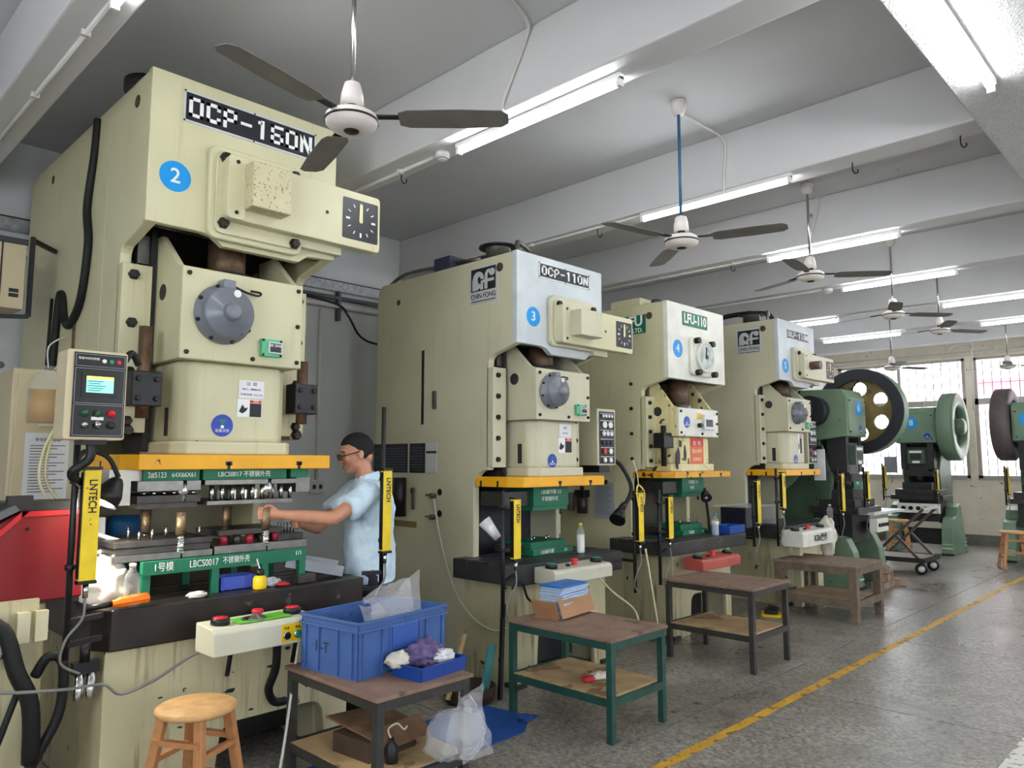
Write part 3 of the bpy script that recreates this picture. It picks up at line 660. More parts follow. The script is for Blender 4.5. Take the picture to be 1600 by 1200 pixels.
    # ---- tonnage arm / dial
    if p.get('cover'):
        c = p['cover']; cp = MB().prism(rrect(*c, .05), XZ, -.045, -.004).build('gear_cover', body, t, bev=.012, seg=3)
        i = .03; MB().prism(rrect(c[0]+i, c[1]+i, c[2]-.01, c[3]-i, .04), XZ, -.06, -.045).build('cover_rim', body, cp, bev=.005)
        for a, b in ((c[0]+.075, c[1]+.085), (c[0]+.075, c[3]-.07), (c[2]-.07, c[3]-.06), (c[2]-.06, c[1]+.06)): bolt(cp, a, -.06, b, p.get('cbr', .024))
        a = p['arm']; av = a[4]
        ar = MB().prism(rrect(a[0], a[1], a[2], a[3], .025), XZ, av, av+.075).build('indicator_arm', p.get('armpaint', body), t, bev=.006)
        MB().box((a[0]+.03, av+.07, a[1]+.03), (c[2]-.02, -.05, a[3]-.03)).build('arm_mount', body, ar)
        MB().box((c[2]-.04, av+.075, a[1]-.045), (W+.02, .02, a[1]+.02)).build('arm_bracket', CREAM2, ar)
        MB().prism(rrect(a[0]+.0, a[1]+.0, a[0]+.10, a[3]-.0, .02), XZ, av-.012, av).build('inspection_plate', body, ar, bev=.004)
        for q in (a[1]+.035, a[3]-.035): MB().cyl((a[0]+.05, av-.016, q), (a[0]+.05, av-.010, q), .011, n=12).build('screw', BOLT, ar)
        MB().cyl((a[2]-.38, av-.002, (a[1]+a[3])/2), (a[2]-.38, av+.002, (a[1]+a[3])/2), .011, n=12).build('screw_hole', DARK, ar)
        bx = p['boxu']
        if p.get('knob'): MB().cyl((bx[0]+.10, av, (bx[1]+bx[3])/2), (bx[0]+.10, av-.12, (bx[1]+bx[3])/2), .05, n=18).build('motor_stub', mat('brown_motor', (92, 72, 66), .45), ar)
        else: MB().box((bx[0], av-.11, bx[1]), (bx[2], av, bx[3])).build('encoder_box', p.get('boxpaint', body), ar, bev=.006)
        ds = (a[3]-a[1])*.72; cw = (a[1]+a[3])/2; dial(ar, a[2]-ds-.02, cw-ds/2, a[2]-.02, cw+ds/2, av)
    if p.get('motor'):
        mu, mw, r = p['motor']; mt = MB().lathe([(r*1.12, 0), (r*1.12, .018), (r*1.0, .024), (r*.97, .075), (r*.90, .095), (r*.36, .105), (r*.34, .112), (r*.30, .135), (r*.2, .142), (0, .142)], (mu, -.02, mw), (0,-1,0), 32).build('balancer_motor', GREYM, t)
        for k in range(8):
            an = 2*PI*k/8 + .3; bolt(mt, mu + r*1.06*math.cos(an), -.04, mw + r*1.06*math.sin(an), r*.075)
        MB().box((mu-r*.28, -.10, mw+r*.9), (mu+r*.22, -.02, mw+r*1.24)).build('terminal_box', GREYM, mt, bev=.008)
        MB().prism(disc(mu+r*.2, mw+r*.72, r*.14, 14), XZ, -.124, -.117).build('inspection_label', WHITE, mt)
        MB().tube([(mu+r*.3, -.06, mw+r*1.05), (mu+r*.7, -.07, mw+r*.9), (mu+r*1.2, -.06, mw+r*.86), (mu+r*1.35, -.05, mw+r*1.0), (mu+r*1.0, -.03, mw+r*1.05)], r*.045, 6).build('motor_lead', RUBBER, mt)
    if p.get('counter'):
        cu, cw, s = p['counter']; ct = MB().box((cu-s, -.05, cw-s*.8), (cu+s, -.02, cw+s*.8)).build('counter', MINT, t, bev=.005)
        MB().box((cu-s*.45, -.066, cw-s*.5), (cu+s*.85, -.05, cw+s*.5)).build('counter_face', ALU, ct); MB().box((cu-s*.32, -.068, cw-s*.4), (cu+s*.75, -.066, cw+s*.4)).build('counter_window', PLATEB, ct)
        text('00 2846', s*.35, WHITE, ct, (cu+s*.2, -.069, cw+s*.18), FRONT, 'digits')
        for a, b in ((-.85, -.65), (.85, -.65), (-.85, .65), (.85, .65)): bolt(ct, cu+a*s, -.05, cw+b*s, s*.11)
    # ---- top gear: lubrication pot and pipes
    tp = p.get('top')
    if tp:
        u, v = tp; pot = MB().lathe([(.10, 0), (.10, .11), (.105, .115), (.0, .12)], (u, v, H), (0,0,1), 24).build('lubrication_pot', STEEL if p.get('potsteel', 1) else body, t)
        MB().lathe([(.155, .11), (.155, .122), (.0, .125)], (u, v, H), (0,0,1), 24).build('pot_lid', BLACK, pot)
        MB().tube([(u+.02, v-.2, H), (u+.02, v-.19, H+.11), (u+.06, v-.17, H+.14), (u+.25, v-.1, H+.13)], .02, 8).build('elbow_pipe', STEEL, t)
    MB().prism(disc(p.get('eye', (.18, .1))[0], H-p.get('eye', (.18, .1))[1], .035, 18), YZ, -.003, .002).build('lifting_eye', RUSTROD, t)
    return t
P2 = dict(label='tallest cream press at the left with a blue number two sticker', x0=1.36, y0=3.93, W=1.10, D=2.3, H=3.64, hb=2.82, gv=.35, tv=.80, tt=1.73, bz=.91, bt=.19,
          bu=(-.16, 1.30, -.12), slide=(.19, .89, 2.13, 2.62), yz=(1.555, 1.632), yu=(-.03, 1.10, .62), ext=.11, extf=.08, arch=(.45, 1.05, .26),
          cover=(.30, 2.79, .86, 3.31), arm=(.36, 2.89, 1.35, 3.24, -.13), boxu=(.45, 2.95, .68, 3.20), motor=(.415, 2.385, .145), counter=(.69, 2.23, .062), gw=.155, gbolts=4, gbr=.026, cbr=.028,
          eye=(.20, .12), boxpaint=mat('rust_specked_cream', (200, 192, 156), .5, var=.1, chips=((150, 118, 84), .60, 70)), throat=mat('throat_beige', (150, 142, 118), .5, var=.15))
P3 = dict(label='cream press with pale grey face and a blue number three sticker', x0=3.95, y0=3.80, W=1.02, D=1.75, H=3.17, hb=2.47, gv=.30, tv=.46, tt=1.53, bz=.87, bt=.145,
          bu=(-.12, 1.15, -.10), slide=(.19, .83, 1.91, 2.30), yz=(1.405, 1.48), yu=(.0, 1.01, .44), arch=(.22, .86, .40), body=CREAM2, face=PALE, bolpaint=BOLSTERG,
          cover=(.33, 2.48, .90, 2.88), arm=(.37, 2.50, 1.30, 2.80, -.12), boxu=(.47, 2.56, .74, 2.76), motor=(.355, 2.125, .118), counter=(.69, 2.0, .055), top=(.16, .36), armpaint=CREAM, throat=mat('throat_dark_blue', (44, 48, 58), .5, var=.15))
P4 = dict(label='cream press with a green nameplate and a round glass dial', x0=5.98, y0=3.80, W=1.05, D=1.65, H=3.10, hb=2.37, gv=.30, tv=.44, tt=1.52, bz=.88, bt=.12,
          bu=(-.22, 1.20, -.12), slide=(.13, .86, 1.83, 2.10), cheek=.30, yz=(1.44, 1.50), yu=(.0, 1.08, .42), arch=(.30, .95, .36), face=PALEW, slidepaint=CREAM_YEL, lowpaint=CREAM_YEL, panelpaint=PALEW, bolpaint=BOLSTERG,
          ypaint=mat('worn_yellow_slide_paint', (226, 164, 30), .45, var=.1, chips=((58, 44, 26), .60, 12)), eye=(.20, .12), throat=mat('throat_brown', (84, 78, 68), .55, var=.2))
P5 = dict(label='farthest cream press, with a blue number five sticker and brown motor stub', x0=8.27, y0=3.78, W=1.0, D=1.7, H=3.24, hb=2.53, gv=.30, tv=.46, tt=1.55, bz=.88, bt=.145,
          bu=(-.15, 1.15, -.10), slide=(.15, .79, 1.94, 2.33), yz=(1.43, 1.50), yu=(.0, 1.0, .44), arch=(.26, .85, .40), body=CREAM2, face=PALE, bolpaint=BOLSTERG,
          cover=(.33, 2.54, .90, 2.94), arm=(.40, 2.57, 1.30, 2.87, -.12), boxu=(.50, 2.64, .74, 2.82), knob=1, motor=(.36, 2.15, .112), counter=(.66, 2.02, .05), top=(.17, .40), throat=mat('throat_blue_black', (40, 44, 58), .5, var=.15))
press2 = c_press(P2); press3 = c_press(P3); press4 = c_press(P4); press5 = c_press(P5)

# ---- the tallest press: plates, stickers, notices, guards
nameplate(press2, 'OCP-160N', .16, 3.40, .955, 3.575, -.004)
sticker_number('2', press2, .135, -.004, 3.085, .082)
notice(press2, .54, 1.945, .69, 2.045, .028, [('注 意', .022, INK), ('模具上、卸模前必须', .012, INK), ('切断电源 150-250', .012, INK)], lab='white paper notice on the slide')
warning_label(press2, .535, 1.84, .68, 1.94, .028); safety_sticker(press2, .455, .028, 1.79, .06)
for u, fl in ((.01, 0), (.93, 1)):      # black return-cylinder clamps beside the slide
    c = MB().box((u+.0, .10, 1.88), (u+.15, .22, 2.06)).build('clamp_block', BLACK, press2, bev=.006)
    MB().cyl((u+.075, .16, 1.82), (u+.075, .16, 2.30 if not fl else 2.2), .033, n=14).build('clamp_rod', RUSTROD, c)
    for a in (.03, .12):
        for b in (1.92, 2.02): bolt(c, u+a, .10, b, .014)
for w in (1.76,): bolt(press2, .06, .30, w, .03); bolt(press2, 1.05, .30, w, .03)
MB().prism([(.30, 1.71), (.315, 1.86), (.345, 1.86), (.34, 1.80), (.36, 1.80), (.355, 1.74), (.33, 1.70)], XZ, .035, .05).build('paint_chip', RUSTROD, press2)
MB().tube([(-.012, .82, 3.62), (-.014, .84, 3.4), (-.02, .90, 3.1), (-.02, .84, 2.86), (-.02, .92, 2.55), (-.02, 1.10, 2.42), (-.02, 1.22, 2.46), (-.02, 1.30, 2.62), (-.02, 1.36, 2.6), (-.02, 1.42, 2.2), (-.02, 1.46, 1.7)], .024, 9).build('black_hose', RUBBER, press2)
MB().tube([(-.02, 1.52, 2.64), (-.02, 1.56, 2.1), (-.02, 1.58, 1.7)], .010, 7).build('thin_hose', RUBBER, press2)
MB().box((-.012, 1.06, 2.20), (.0, 1.08, 2.42)).build('hose_clip', RUSTROD, press2)
MB().lathe([(.13, 0), (.13, .06), (.0, .07)], (.10, .33, 3.64), (0,0,1), 20).build('filler_cap', BLACK, press2)
MB().prism(disc(1.75, 3.50, .03, 14), YZ, -.003, .002).build('lifting_eye', RUSTROD, press2)
MB().box((-.004, .62, .3), (-.001, .635, 3.6)).build('weld_seam', CREAM2, press2)
# ---- the grey-faced press
nameplate(press3, 'OCP-110N', .235, 3.0, .855, 3.125, -.004)
sticker_number('3', press3, .175, -.004, 2.685, .075)
logo_plate(press3, .52, .20, 2.82, 3.115)
MB().box((-.004, 1.075, 1.90), (.002, 1.105, 2.52)).build('side_slot', BLACK, press3)
MB().prism(rrect(.91, 2.02, .945, 2.17, .015), YZ, -.02, 0).build('door_latch', STEEL, press3)
MB().box((-.004, .72, 2.075), (.0, .90, 2.11)).build('small_plate', CREAM2, press3)
for (a, b) in ((1.28, 1.76), (1.05, 1.25)):
    n = MB().box((-.006, a, 1.50), (0, b, 1.745)).build('data_plate', PLATEB, press3)
    for k in range(9): MB().box((-.0075, a+.02, 1.52+k*.023), (-.006, b-.02 - (.05 if k % 3 == 0 else 0), 1.5255+k*.023)).build('print_line', mat('faint_print', (92, 96, 108), .6, var=0), n)
notice_s = MB().box((-.005, .90, 1.50), (0, 1.03, 1.745)).build('grey_plate', ALU, press3); MB().box((-.0065, .90, 1.66), (-.005, 1.03, 1.68)).build('print_line', INK, notice_s)
MB().cyl((-.05, 1.32, 1.14), (-.05, 1.32, 1.46), .055, n=16).build('oil_separator', BLACKP, press3); MB().cyl((-.05, 1.50, 1.16), (-.05, 1.50, 1.40), .04, n=14).build('air_filter', mat('grey_filter', (110, 112, 112), .4), press3)
MB().box((-.03, 1.17, 1.20), (-.01, 1.19, 1.38)).box((-.03, 1.165, 1.33), (-.01, 1.205, 1.37)).build('lever', STEEL, press3); MB().box((-.005, 1.15, 1.05), (0, 1.45, 1.10)).build('caution_strip', mat('caution_strip', (120, 108, 60), .5), press3)
for w in (1.32, 1.15):
    v_ = MB().cyl((0, .92, w), (-.05, .92, w), .022, n=12).build('air_cock', STEEL, press3); MB().bar((-.045, .88, w), (-.045, .98, w+.006), .014).build('cock_lever', STEEL, v_)
    MB().prism(disc(.86, w+.03, .028, 12), YZ, -.002, 0).build('grease_stain', BLACK, press3)
MB().tube([(-.03, .90, 1.30), (-.03, .80, .95), (-.03, .64, .62), (-.03, .44, .44), (-.05, .20, .38), (-.06, .05, .42)], .006, 6).build('air_line', CONDUIT, press3)
MB().prism(disc(1.44, 2.98, .024, 14), YZ, -.003, .002).build('lifting_eye', RUSTROD, press3)
notice(press3, .50, 1.785, .645, 1.885, .028, [('设备', .02, INK), ('注意安全', .016, INK)], lab='small white notice on the slide')
warning_label(press3, .49, 1.66, .655, 1.78, .028); safety_sticker(press3, .42, .028, 1.60, .052)
MB().box((.03, .80, 3.17), (.25, 1.0, 3.29)).build('junction_box', mat('dark_blue_box', (58, 60, 82), .5), press3, bev=.004)
MB().tube([(.12, .50, 3.22), (.12, .8, 3.24)], .02, 8).build('top_pipe', STEEL, press3); MB().tube([(.10, 1.0, 3.24), (.08, 1.45, 3.25), (.05, 1.66, 3.16)], .016, 8).build('top_pipe', STEEL, press3)
MB().tube([(.2, .45, 3.22), (.22, .62, 3.27), (.18, .82, 3.22)], .02, 8).build('top_pipe', STEEL, press3)
# ---- the green nameplate press
nameplate(press4, 'LFU-110', .255, 2.90, .715, 3.035, -.004, green=True)
sticker_number('4', press4, .165, -.004, 2.66, .085)
gp = MB().prism(rrect(.36, 2.42, .78, 2.80, .05), XZ, -.04, -.004).build('gear_cover', PALEW, press4, bev=.012)
for a, b in ((.43, 2.76), (.70, 2.75), (.44, 2.45), (.74, 2.45)): MB().cyl((a, -.04, b), (a, -.09, b), .03, n=12).build('stud', BOLT, gp)
cl = MB().lathe([(.155, 0), (.155, .03), (.13, .035), (.13, .03), (0, .03)], (.58, -.04, 2.61), (0,-1,0), 32).build('round_dial', PALEW, gp); MB().prism(disc(.58, 2.61, .125), XZ, -.073, -.069).build('dial_glass', mat('dial_glass', (196, 204, 200), .15, var=.35, scale=14), cl)
MB().obox((.57, -.077, 2.65), (.016, .004, .11), (0, .15, 0)).build('needle', INK, cl); MB().cyl((.58, -.07, 2.61), (.58, -.082, 2.61), .02, n=12).build('dial_hub', INK, cl)
lp = MB().box((-.006, .24, 2.82), (0, 1.2, 3.0)).build('maker_plate', GREEN, press4); lp['label'] = 'green maker plate, letters ending in FU'
text('LI FU', .14, WHITE, lp, (-.0075, .27, 2.94), SIDE, 'lettering', bold=.03, align='RIGHT'); text('CO., LTD.', .06, WHITE, lp, (-.0075, .27, 2.85), SIDE, 'lettering', bold=.02, align='RIGHT')
safety_sticker(press4, .27, -.02, 1.965, .055)
n = MB().box((.54, -.055, 1.90), (.72, -.02, 2.05)).build('counter', ALU, press4, bev=.005); MB().box((.57, -.058, 1.93), (.69, -.055, 2.0)).build('counter_window', PLATEB, n)
MB().box((.46, -.023, 2.0), (.53, -.02, 2.06)).build('yellow_tag', TAG, press4); MB().cyl((.48, -.02, 1.94), (.48, -.06, 1.94), .022, n=12).build('knob', BLACKP, press4)
n = notice(press4, .40, 1.56, .64, 1.82, .028, [('危 险', .05, WHITE), ('禁止伸手', .045, WHITE), ('注意安全', .04, WHITE)], ORINK, lab='red and orange hazard print on the slide'); MB().box((.40, .0255, 1.74), (.64, .0265, 1.82)).build('red_heading', REDINK, n)
c = MB().box((.0, .06, 1.72), (.16, .18, 1.86)).build('clamp_block', BLACK, press4, bev=.005); MB().cyl((.08, .12, 1.55), (.08, .12, 1.93), .025, n=10).build('clamp_rod', BLACK, c)
MB().box((.06, .34, 3.10), (.5, .7, 3.19)).build('top_cover', CREAM, press4, bev=.01); MB().lathe([(.05, 0), (.05, .07), (0, .08)], (.2, .25, 3.10), (0,0,1), 16).build('filler_cap', STEEL, press4)
MB().prism(rrect(1.02, 2.28, 1.06, 2.45, .015), YZ, -.015, 0).build('door_latch', BOLT, press4)
for k in range(4): bolt(press4, 0, .42, 1.62 + k*.24, .016, side=True)
# ---- the farthest cream press
nameplate(press5, 'OCP-110N', .22, 3.03, .82, 3.15, -.004)
sticker_number('5', press5, .16, -.004, 2.70, .085)
logo_plate(press5, .52, .20, 2.86, 3.16)
safety_sticker(press5, .42, .028, 1.62, .052); warning_label(press5, .49, 1.68, .60, 1.92, .028)
MB().tube([(.17, .40, 3.38), (.10, .75, 3.36), (.06, 1.0, 3.24)], .03, 8).build('top_hose', RUBBER, press5); MB().tube([(.2, .4, 3.38), (.42, .3, 3.38), (.62, .3, 3.25)], .03, 8).build('top_hose', RUBBER, press5)

# ================================================================== helpers for soft things
from mathutils import noise as MN
def blob(name, m, parent, c, size, amp=.25, seed=0, n=26, k=18, freq=2.2, flat=False, floor=None, world=False, smooth=True):
    """crumpled lump: an ellipsoid pushed about by fractal noise"""
    vs = []; fs = []
    for i in range(k+1):
        th = PI*i/k
        for j in range(n):
            ph = 2*PI*j/n; d = Vector((math.sin(th)*math.cos(ph), math.sin(th)*math.sin(ph), math.cos(th)))
            q = d*freq + Vector((seed*3.7, seed*1.3, seed*2.1)); s = 1 + amp*(MN.noise(q) + .6*abs(MN.noise(q*2.3)) + .35*MN.noise(q*5.1))*1.6
            p = Vector((c[0] + size[0]*d.x*s, c[1] + size[1]*d.y*s, c[2] + size[2]*d.z*s))
            if floor is not None and p.z < floor: p.z = floor
            vs.append(p)
    for i in range(k):
        for j in range(n): fs.append((i*n+j, (i+1)*n+j, (i+1)*n+(j+1) % n, i*n+(j+1) % n))
    return MB().add(vs, fs, smooth).build(name, m, parent, world=world)
def sheet(name, m, parent, corners, amp=.03, n=22, seed=0, freq=6, world=False, thick=.0015):
    """crumpled sheet spanned between four corners"""
    A, B, C, D = [Vector(p) for p in corners]; vs = []; fs = []
    nrm = (B-A).cross(D-A).normalized()
    for i in range(n+1):
        for j in range(n+1):
            s, t = i/n, j/n; p = A*(1-s)*(1-t) + B*s*(1-t) + C*s*t + D*(1-s)*t
            q = p*freq + Vector((seed, seed*2, 0)); vs.append(p + nrm*amp*(MN.noise(q) + abs(MN.noise(q*2.1)))*1.4)
    for i in range(n):
        for j in range(n): fs.append((i*(n+1)+j, (i+1)*(n+1)+j, (i+1)*(n+1)+j+1, i*(n+1)+j+1))
    o = MB().add(vs, fs, True).build(name, m, parent, world=world)
    return o
VERT = (PI/2, PI/2, 0)

# ------------------------------------------------------------------ light curtains
def light_curtain(label, x, y, pz0, pz1, bz0, bz1, du, arm_to=None, wid=.062, lead=True, axis='x', knot=False):
    t = thing('light_curtain', label, 'light curtain', (x, y, pz0), 0, 'yellow safety light curtains'); h0, h1 = bz0-pz0, bz1-pz0
    MB().cyl((0, 0, 0), (0, 0, pz1-pz0), .014, n=10).build('post', BLACK, t)
    b = MB().box((du-wid/2, -.055, h0), (du+wid/2, -.015, h1)).build('sensor_bar', YELCUR, t, bev=.004)
    MB().box((du-wid/2-.004, -.05, h0+.01), (du-wid/2, -.02, h1-.01)).build('sensor_window', BLACKP, b)
    for z in (h0-.014, h1): MB().box((du-wid/2-.003, -.058, z), (du+wid/2+.003, -.012, z+.014)).build('end_cap', BLACKP, b)
    text('LNTECH', min(.05, wid*.66), INK, b, (du+.002, -.0565, h1-.24*(h1-h0)), VERT, 'lettering', bold=.02, width=(h1-h0)*.30)
    for z in (h0+.06, h1-.05):
        MB().bar((0, -.0, z), (du, -.02, z), .02, .018).build('clamp', BLACKP, t); MB().cyl((0, 0, z-.012), (0, 0, z+.012), .022, n=10).build('collar', BLACKP, t)
    MB().cyl((du, -.035, h0-.014), (du, -.035, h0-.075), .013, .011, n=10).build('connector', CHROME, b)
    if lead:
        MB().tube([(du, -.035, h0-.07), (du-.01, -.05, h0-.16), (du-.07, -.05, h0-.24), (du-.08, -.03, h0-.34), (du-.0, -.02, h0-.40)], .006, 6).build('lead', mat('grey_cable', (120, 120, 118), .5, var=0), t)
    if arm_to:
        for ax, ay, az in arm_to: MB().bar((0, 0, az-pz0), (ax-x, ay-y, az-pz0), .028, .022).build('bracket_arm', BLACK, t)
    if knot: MB().tube([(du-.03, -.05, h1-.12), (du-.04, -.04, h1+.0), (du, -.03, h1+.06), (du+.05, -.05, h1+.0), (du+.04, -.05, h1-.1)], .007, 6).build('tied_string', mat('yellow_string', (226, 196, 90), .7), t); MB().tube([(du, -.03, h1+.05), (du-.02, -.03, h1+.16), (du-.06, -.02, h1+.26)], .004, 5).build('string_end', CONDUIT, t)
    return t
light_curtain('yellow light curtain on a black post at the left front of the tallest press', 1.055, 3.74, .74, 1.90, 1.075, 1.56, .055, ((1.21, 3.80, .80), (1.21, 3.80, .90)), .07)
light_curtain('yellow light curtain before the man in the blue shirt', 2.765, 3.80, .82, 1.93, 1.06, 1.54, .0, ((2.66, 3.85, .84), (2.66, 3.85, .93)), .062)
light_curtain('yellow light curtain at the left front of the grey-faced press, beside the white paper roll', 3.555, 3.55, .58, 1.40, .955, 1.345, .085, ((3.86, 3.74, .80),), .066)
light_curtain('yellow light curtain with string tied at its top, right of the grey-faced press', 5.085, 3.58, .55, 1.36, .955, 1.345, .025, ((5.10, 3.74, .80),), .066, knot=True)
light_curtain('yellow light curtain at the left front of the green nameplate press', 5.40, 3.55, .58, 1.36, .95, 1.30, .10, ((5.76, 3.72, .82),), .066)
light_curtain('slightly tilted looking yellow light curtain between the green nameplate press and the farthest cream press', 7.13, 3.58, .75, 1.40, .98, 1.40, .03, ((7.18, 3.72, .83),), .066)
light_curtain('yellow light curtain at the left front of the farthest cream press', 7.60, 3.55, .72, 1.52, 1.11, 1.47, .07, ((8.13, 3.72, .82),), .07)
light_curtain('yellow light curtain at the right end of the farthest cream press', 9.33, 3.58, .70, 1.50, 1.0, 1.44, .03, ((9.36, 3.70, .82),), .08)
light_curtain('yellow light curtain at the right side of the holed flywheel press', 10.31, 3.62, .93, 1.52, 1.10, 1.45, .03, None, .08)
light_curtain('yellow light curtain left of the upright flywheel press near the desk lamp', 14.36, 4.71, .9, 1.55, 1.10, 1.50, .0, ((14.50, 4.60, .96),), .10)
light_curtain('yellow light curtain at the right of the upright flywheel press', 14.36, 3.87, .94, 1.48, 1.10, 1.44, .0, ((14.46, 3.90, .97),), .09)
light_curtain('yellow light curtain left of the rightmost green press', 14.1, 2.79, .9, 1.52, 1.08, 1.48, .0, ((14.25, 2.70, .96),), .09)

# ------------------------------------------------------------------ dies of the tallest press
t = thing('lower_die', 'steel lower die on a green rail frame in the tallest press', 'die', (1.87, 4.15, .91)); B = lambda: MB()
MB().box((1.43, 3.93, 1.035), (2.33, 3.97, 1.10)).build('green_rail', GREEN, t, world=True); MB().box((1.43, 4.30, 1.035), (2.33, 4.34, 1.10)).build('green_rail', GREEN, t, world=True)
for x in (1.43, 1.78, 2.06, 2.29): MB().box((x, 3.935, .91), (x+.04, 3.965, 1.04)).build('green_leg', GREEN, t, world=True); MB().box((x, 4.305, .91), (x+.04, 4.335, 1.04)).build('green_leg', GREEN, t, world=True)
r = t.children[0]; text('1号模', .048, WHITE, r, (1.53-1.87, 3.929-4.15, 1.068-.91), width=.09); text('LBCS0017', .05, WHITE, r, (1.735-1.87, 3.929-4.15, 1.070-.91), width=.15); text('不锈钢外壳', .04, WHITE, r, (1.91-1.87, 3.929-4.15, 1.072-.91), width=.15); text('1/1', .035, WHITE, r, (2.28-1.87, 3.929-4.15, 1.076-.91))
MB().box((1.30, 3.98, 1.10), (1.80, 4.40, 1.135)).build('base_plate', STEEL, t, world=True, bev=.003); MB().box((1.32, 3.99, 1.135), (1.79, 4.38, 1.17)).build('die_plate', DSTEEL, t, world=True, bev=.003); MB().box((1.31, 3.985, 1.17), (1.80, 4.39, 1.20)).build('stripper_plate', DSTEEL, t, world=True, bev=.003)
MB().box((1.81, 3.98, 1.10), (2.36, 4.40, 1.145)).build('base_plate', STEEL, t, world=True, bev=.003); MB().box((1.84, 4.0, 1.195), (2.22, 4.30, 1.225)).build('stripper_plate', DSTEEL, t, world=True, bev=.003); MB().box((2.20, 4.02, 1.145), (2.36, 4.38, 1.18)).build('die_plate', DSTEEL, t, world=True, bev=.003)
REDR = mat('red_die_spring', (150, 34, 52), .4, var=.1)
for k in range(5): MB().cyl((1.88+k*.075, 4.03, 1.145), (1.88+k*.075, 4.03, 1.195), .022, n=12).build('die_spring', REDR if k % 2 == 0 else DSTEEL, t, world=True)
BRONZE = mat('ball_cage_bronze', (150, 128, 100), .35, metal=.8, var=.3, scale=90, bump=.4, bscale=240)
for x, y in ((1.635, 4.0), (2.11, 4.0), (1.56, 4.28), (2.02, 4.30)):
    MB().cyl((x, y, 1.10), (x, y, 1.22), .021, n=14).build('guide_post', CHROME, t, world=True); c = MB().cyl((x, y, 1.22), (x, y, 1.335), .025, n=16).build('ball_cage', BRONZE, t, world=True)
    for q in range(6): MB().lathe([(.0215, 0), (.024, .004), (.0215, .008)], (x, y, 1.125+q*.015), n=12).build('spring_coil', CHROME, t, world=True)
for k, (x, y) in enumerate(((1.44, 4.03), (1.50, 4.02), (1.58, 4.05), (1.68, 4.06), (1.74, 4.02), (1.42, 4.12))): MB().cyl((x, y, 1.20), (x, y, 1.245+.01*(k % 3)), .007, n=8).build('pin', CHROME, t, world=True)
for k in range(3): MB().tube([(2.24+k*.04, 4.1, 1.18), (2.24+k*.04, 4.1, 1.24), (2.26+k*.04, 4.1, 1.24), (2.26+k*.04, 4.1, 1.18)], .004, 6, False).build('wire_staple', CHROME, t, world=True)
t = thing('upper_die', 'steel upper die with green top plate clamped under the slide of the tallest press', 'die', (1.85, 4.15, 1.36))
g = MB().box((1.42, 3.95, 1.50), (1.70, 4.40, 1.555)).build('green_plate', GREEN, t, world=True); g2 = MB().box((1.72, 3.95, 1.50), (2.20, 4.40, 1.555)).build('green_plate', GREEN, t, world=True); MB().box((2.23, 3.95, 1.505), (2.34, 4.40, 1.555)).build('green_plate', GREEN, t, world=True)
text('2#5123', .04, WHITE, g, (1.485-1.85, 3.949-4.15, 1.527-1.36), width=.09); text('64X66X61', .034, WHITE, g, (1.62-1.85, 3.949-4.15, 1.527-1.36), width=.12); text('LBCS0017 不锈钢外壳', .036, WHITE, g2, (1.95-1.85, 3.949-4.15, 1.527-1.36), width=.30)
MB().box((1.40, 3.97, 1.445), (1.72, 4.38, 1.50)).build('die_plate', STEEL, t, world=True, bev=.003); MB().box((1.40, 3.97, 1.385), (1.72, 4.38, 1.425)).build('punch_plate', DSTEEL, t, world=True, bev=.003); MB().box((1.41, 3.99, 1.36), (1.71, 4.37, 1.385)).build('stripper_plate', DSTEEL, t, world=True)
MB().box((1.74, 3.97, 1.47), (2.28, 4.38, 1.50)).build('die_plate', STEEL, t, world=True, bev=.003); MB().box((1.76, 3.98, 1.365), (2.26, 4.37, 1.385)).build('stripper_plate', STEEL, t, world=True)
for k in range(6): MB().cyl((1.44+k*.05, 4.0, 1.425), (1.44+k*.05, 4.0, 1.445), .012, n=10).build('spacer', CHROME, t, world=True)
for k in range(9): MB().cyl((1.79+k*.058, 4.0, 1.385), (1.79+k*.058, 4.0, 1.47), .013, n=10).build('punch_stem', CHROME, t, world=True)
for k in range(4): MB().box((1.83+k*.065, 4.02, 1.392), (1.87+k*.065, 4.08, 1.44)).build('polished_block', mat('polished_block', (224, 222, 216), .3, metal=.7, var=.05), t, world=True)
for x in (1.635, 2.11): MB().cyl((x, 4.0, 1.39), (x, 4.0, 1.50), .032, n=16).build('guide_bush', CHROME, t, world=True)
MB().box((1.27, 3.98, 1.50), (1.42, 4.2, 1.555)).box((1.30, 3.99, 1.38), (1.375, 4.19, 1.50)).build('riser_block', mat('pale_riser', (206, 204, 196), .4, metal=.3), t, world=True); MB().box((2.28, 3.98, 1.42), (2.37, 4.2, 1.505)).build('riser_block', STEEL, t, world=True)
